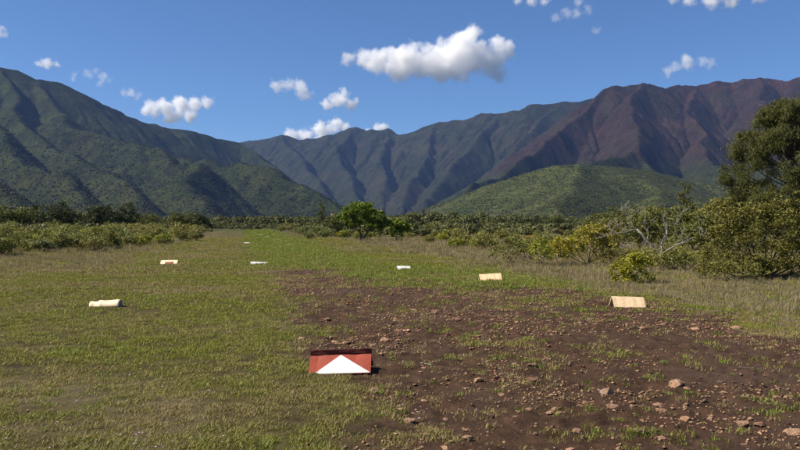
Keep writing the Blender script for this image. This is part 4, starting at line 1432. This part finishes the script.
    md = o.modifiers.new('vapour', 'NODES'); md.node_group = ng
    return o


cloud('largest bright cumulus cloud above the far range', [(352, 60, 7), (365, 59, 10), (380, 60, 13), (396, 62, 16), (412, 62, 17), (428, 63, 18), (445, 60, 20), (456, 52, 18), (466, 46, 17), (472, 38, 10), (478, 56, 18), (490, 60, 16), (495, 45, 9), (500, 72, 11), (505, 52, 10), (460, 70, 14), (415, 70, 10), (440, 72, 11)], 7300, 1, res=76)
cloud('elongated white cloud low over the left mountain ridge', [(150, 108, 8), (165, 107, 10), (180, 104, 10), (195, 104, 8), (207, 103, 6), (172, 116, 9), (190, 118, 8), (155, 112, 7)], 11000, 2)
cloud('small rounded cloud over the far left ridge', [(40, 65, 4), (48, 64, 6), (57, 65, 4)], 8500, 3)
cloud('broken wispy cloud right of the small rounded one', [(73, 76, 4), (88, 74, 5), (95, 70, 4), (104, 78, 6), (100, 84, 4), (110, 80, 3)], 8600, 4, amp=1.45, dens=.26)
cloud('faint wisp of cloud above the left ridge', [(124, 93, 4), (131, 92, 5), (138, 95, 4)], 9800, 5, amp=1.45, dens=.24)
cloud('small cloud upper left of the pair below the largest cloud', [(276, 86, 6), (288, 85, 8), (300, 88, 8), (306, 96, 6), (295, 82, 6)], 9000, 6, amp=1.3, dens=.55)
cloud('small cloud lower right of the pair below the largest cloud', [(328, 103, 7), (340, 101, 9), (352, 104, 7), (345, 94, 5), (334, 98, 6)], 9400, 7, dens=.8)
cloud('white cloud bank rising from behind the far range', [(290, 136, 6), (305, 133, 8), (320, 130, 9), (334, 126, 9), (345, 128, 6), (325, 136, 10)], 13000, 8)
cloud('sliver of cloud peeping over the far crest', [(366, 132, 5), (376, 131, 5), (384, 128, 5)], 13500, 9)
cloud('wispy cloud over the red mountain', [(668, 71, 5), (676, 66, 6), (688, 62, 7), (700, 60, 6), (710, 63, 5), (683, 58, 5)], 7600, 10, amp=1.4, dens=.36)
cloud('cloud cut by the top edge at the upper right', [(672, -1, 6), (690, 0, 8), (710, 1, 9), (730, -1, 10), (755, -3, 9), (720, -8, 12)], 5400, 11)
cloud('small cloud at the top edge, centre right', [(518, 0, 5), (530, 0, 6), (545, 1, 5)], 5400, 12)
cloud('thin wispy cloud beneath the top edge, centre right', [(556, 16, 5), (566, 14, 6), (577, 13, 6), (588, 9, 5), (578, 4, 5), (597, 31, 4)], 5600, 13, amp=1.45, dens=.26)
cloud('scrap of cloud at the left edge of the sky', [(-3, 30, 6), (3, 35, 4)], 7000, 14, amp=1.2, dens=.6)

# ---------------------------------------------------------------- haze
M_haze, nt, N, L = new_mat('haze_air')
pv = N.new('ShaderNodeVolumePrincipled')
pv.inputs['Color'].default_value = (0.28, 0.47, 1.0, 1)
pv.inputs['Density'].default_value = 0.000028
pv.inputs['Anisotropy'].default_value = 0.2
o = N.new('ShaderNodeOutputMaterial'); L.new(pv.outputs[0], o.inputs['Volume'])
hx, hy0, hy1, hz0, hz1 = 14800, -4200, 10400, -40, 1180
hv = [(x, y, z) for z in (hz0, hz1) for y in (hy0, hy1) for x in (-hx, hx)]
hm = bpy.data.meshes.new('haze')
hm.from_pydata(hv, [], [(0, 2, 3, 1), (4, 5, 7, 6), (0, 1, 5, 4), (2, 6, 7, 3), (0, 4, 6, 2), (1, 3, 7, 5)])
hm.update()
hz_ = link('haze', hm, M_haze)
tag(hz_, kind='stuff')
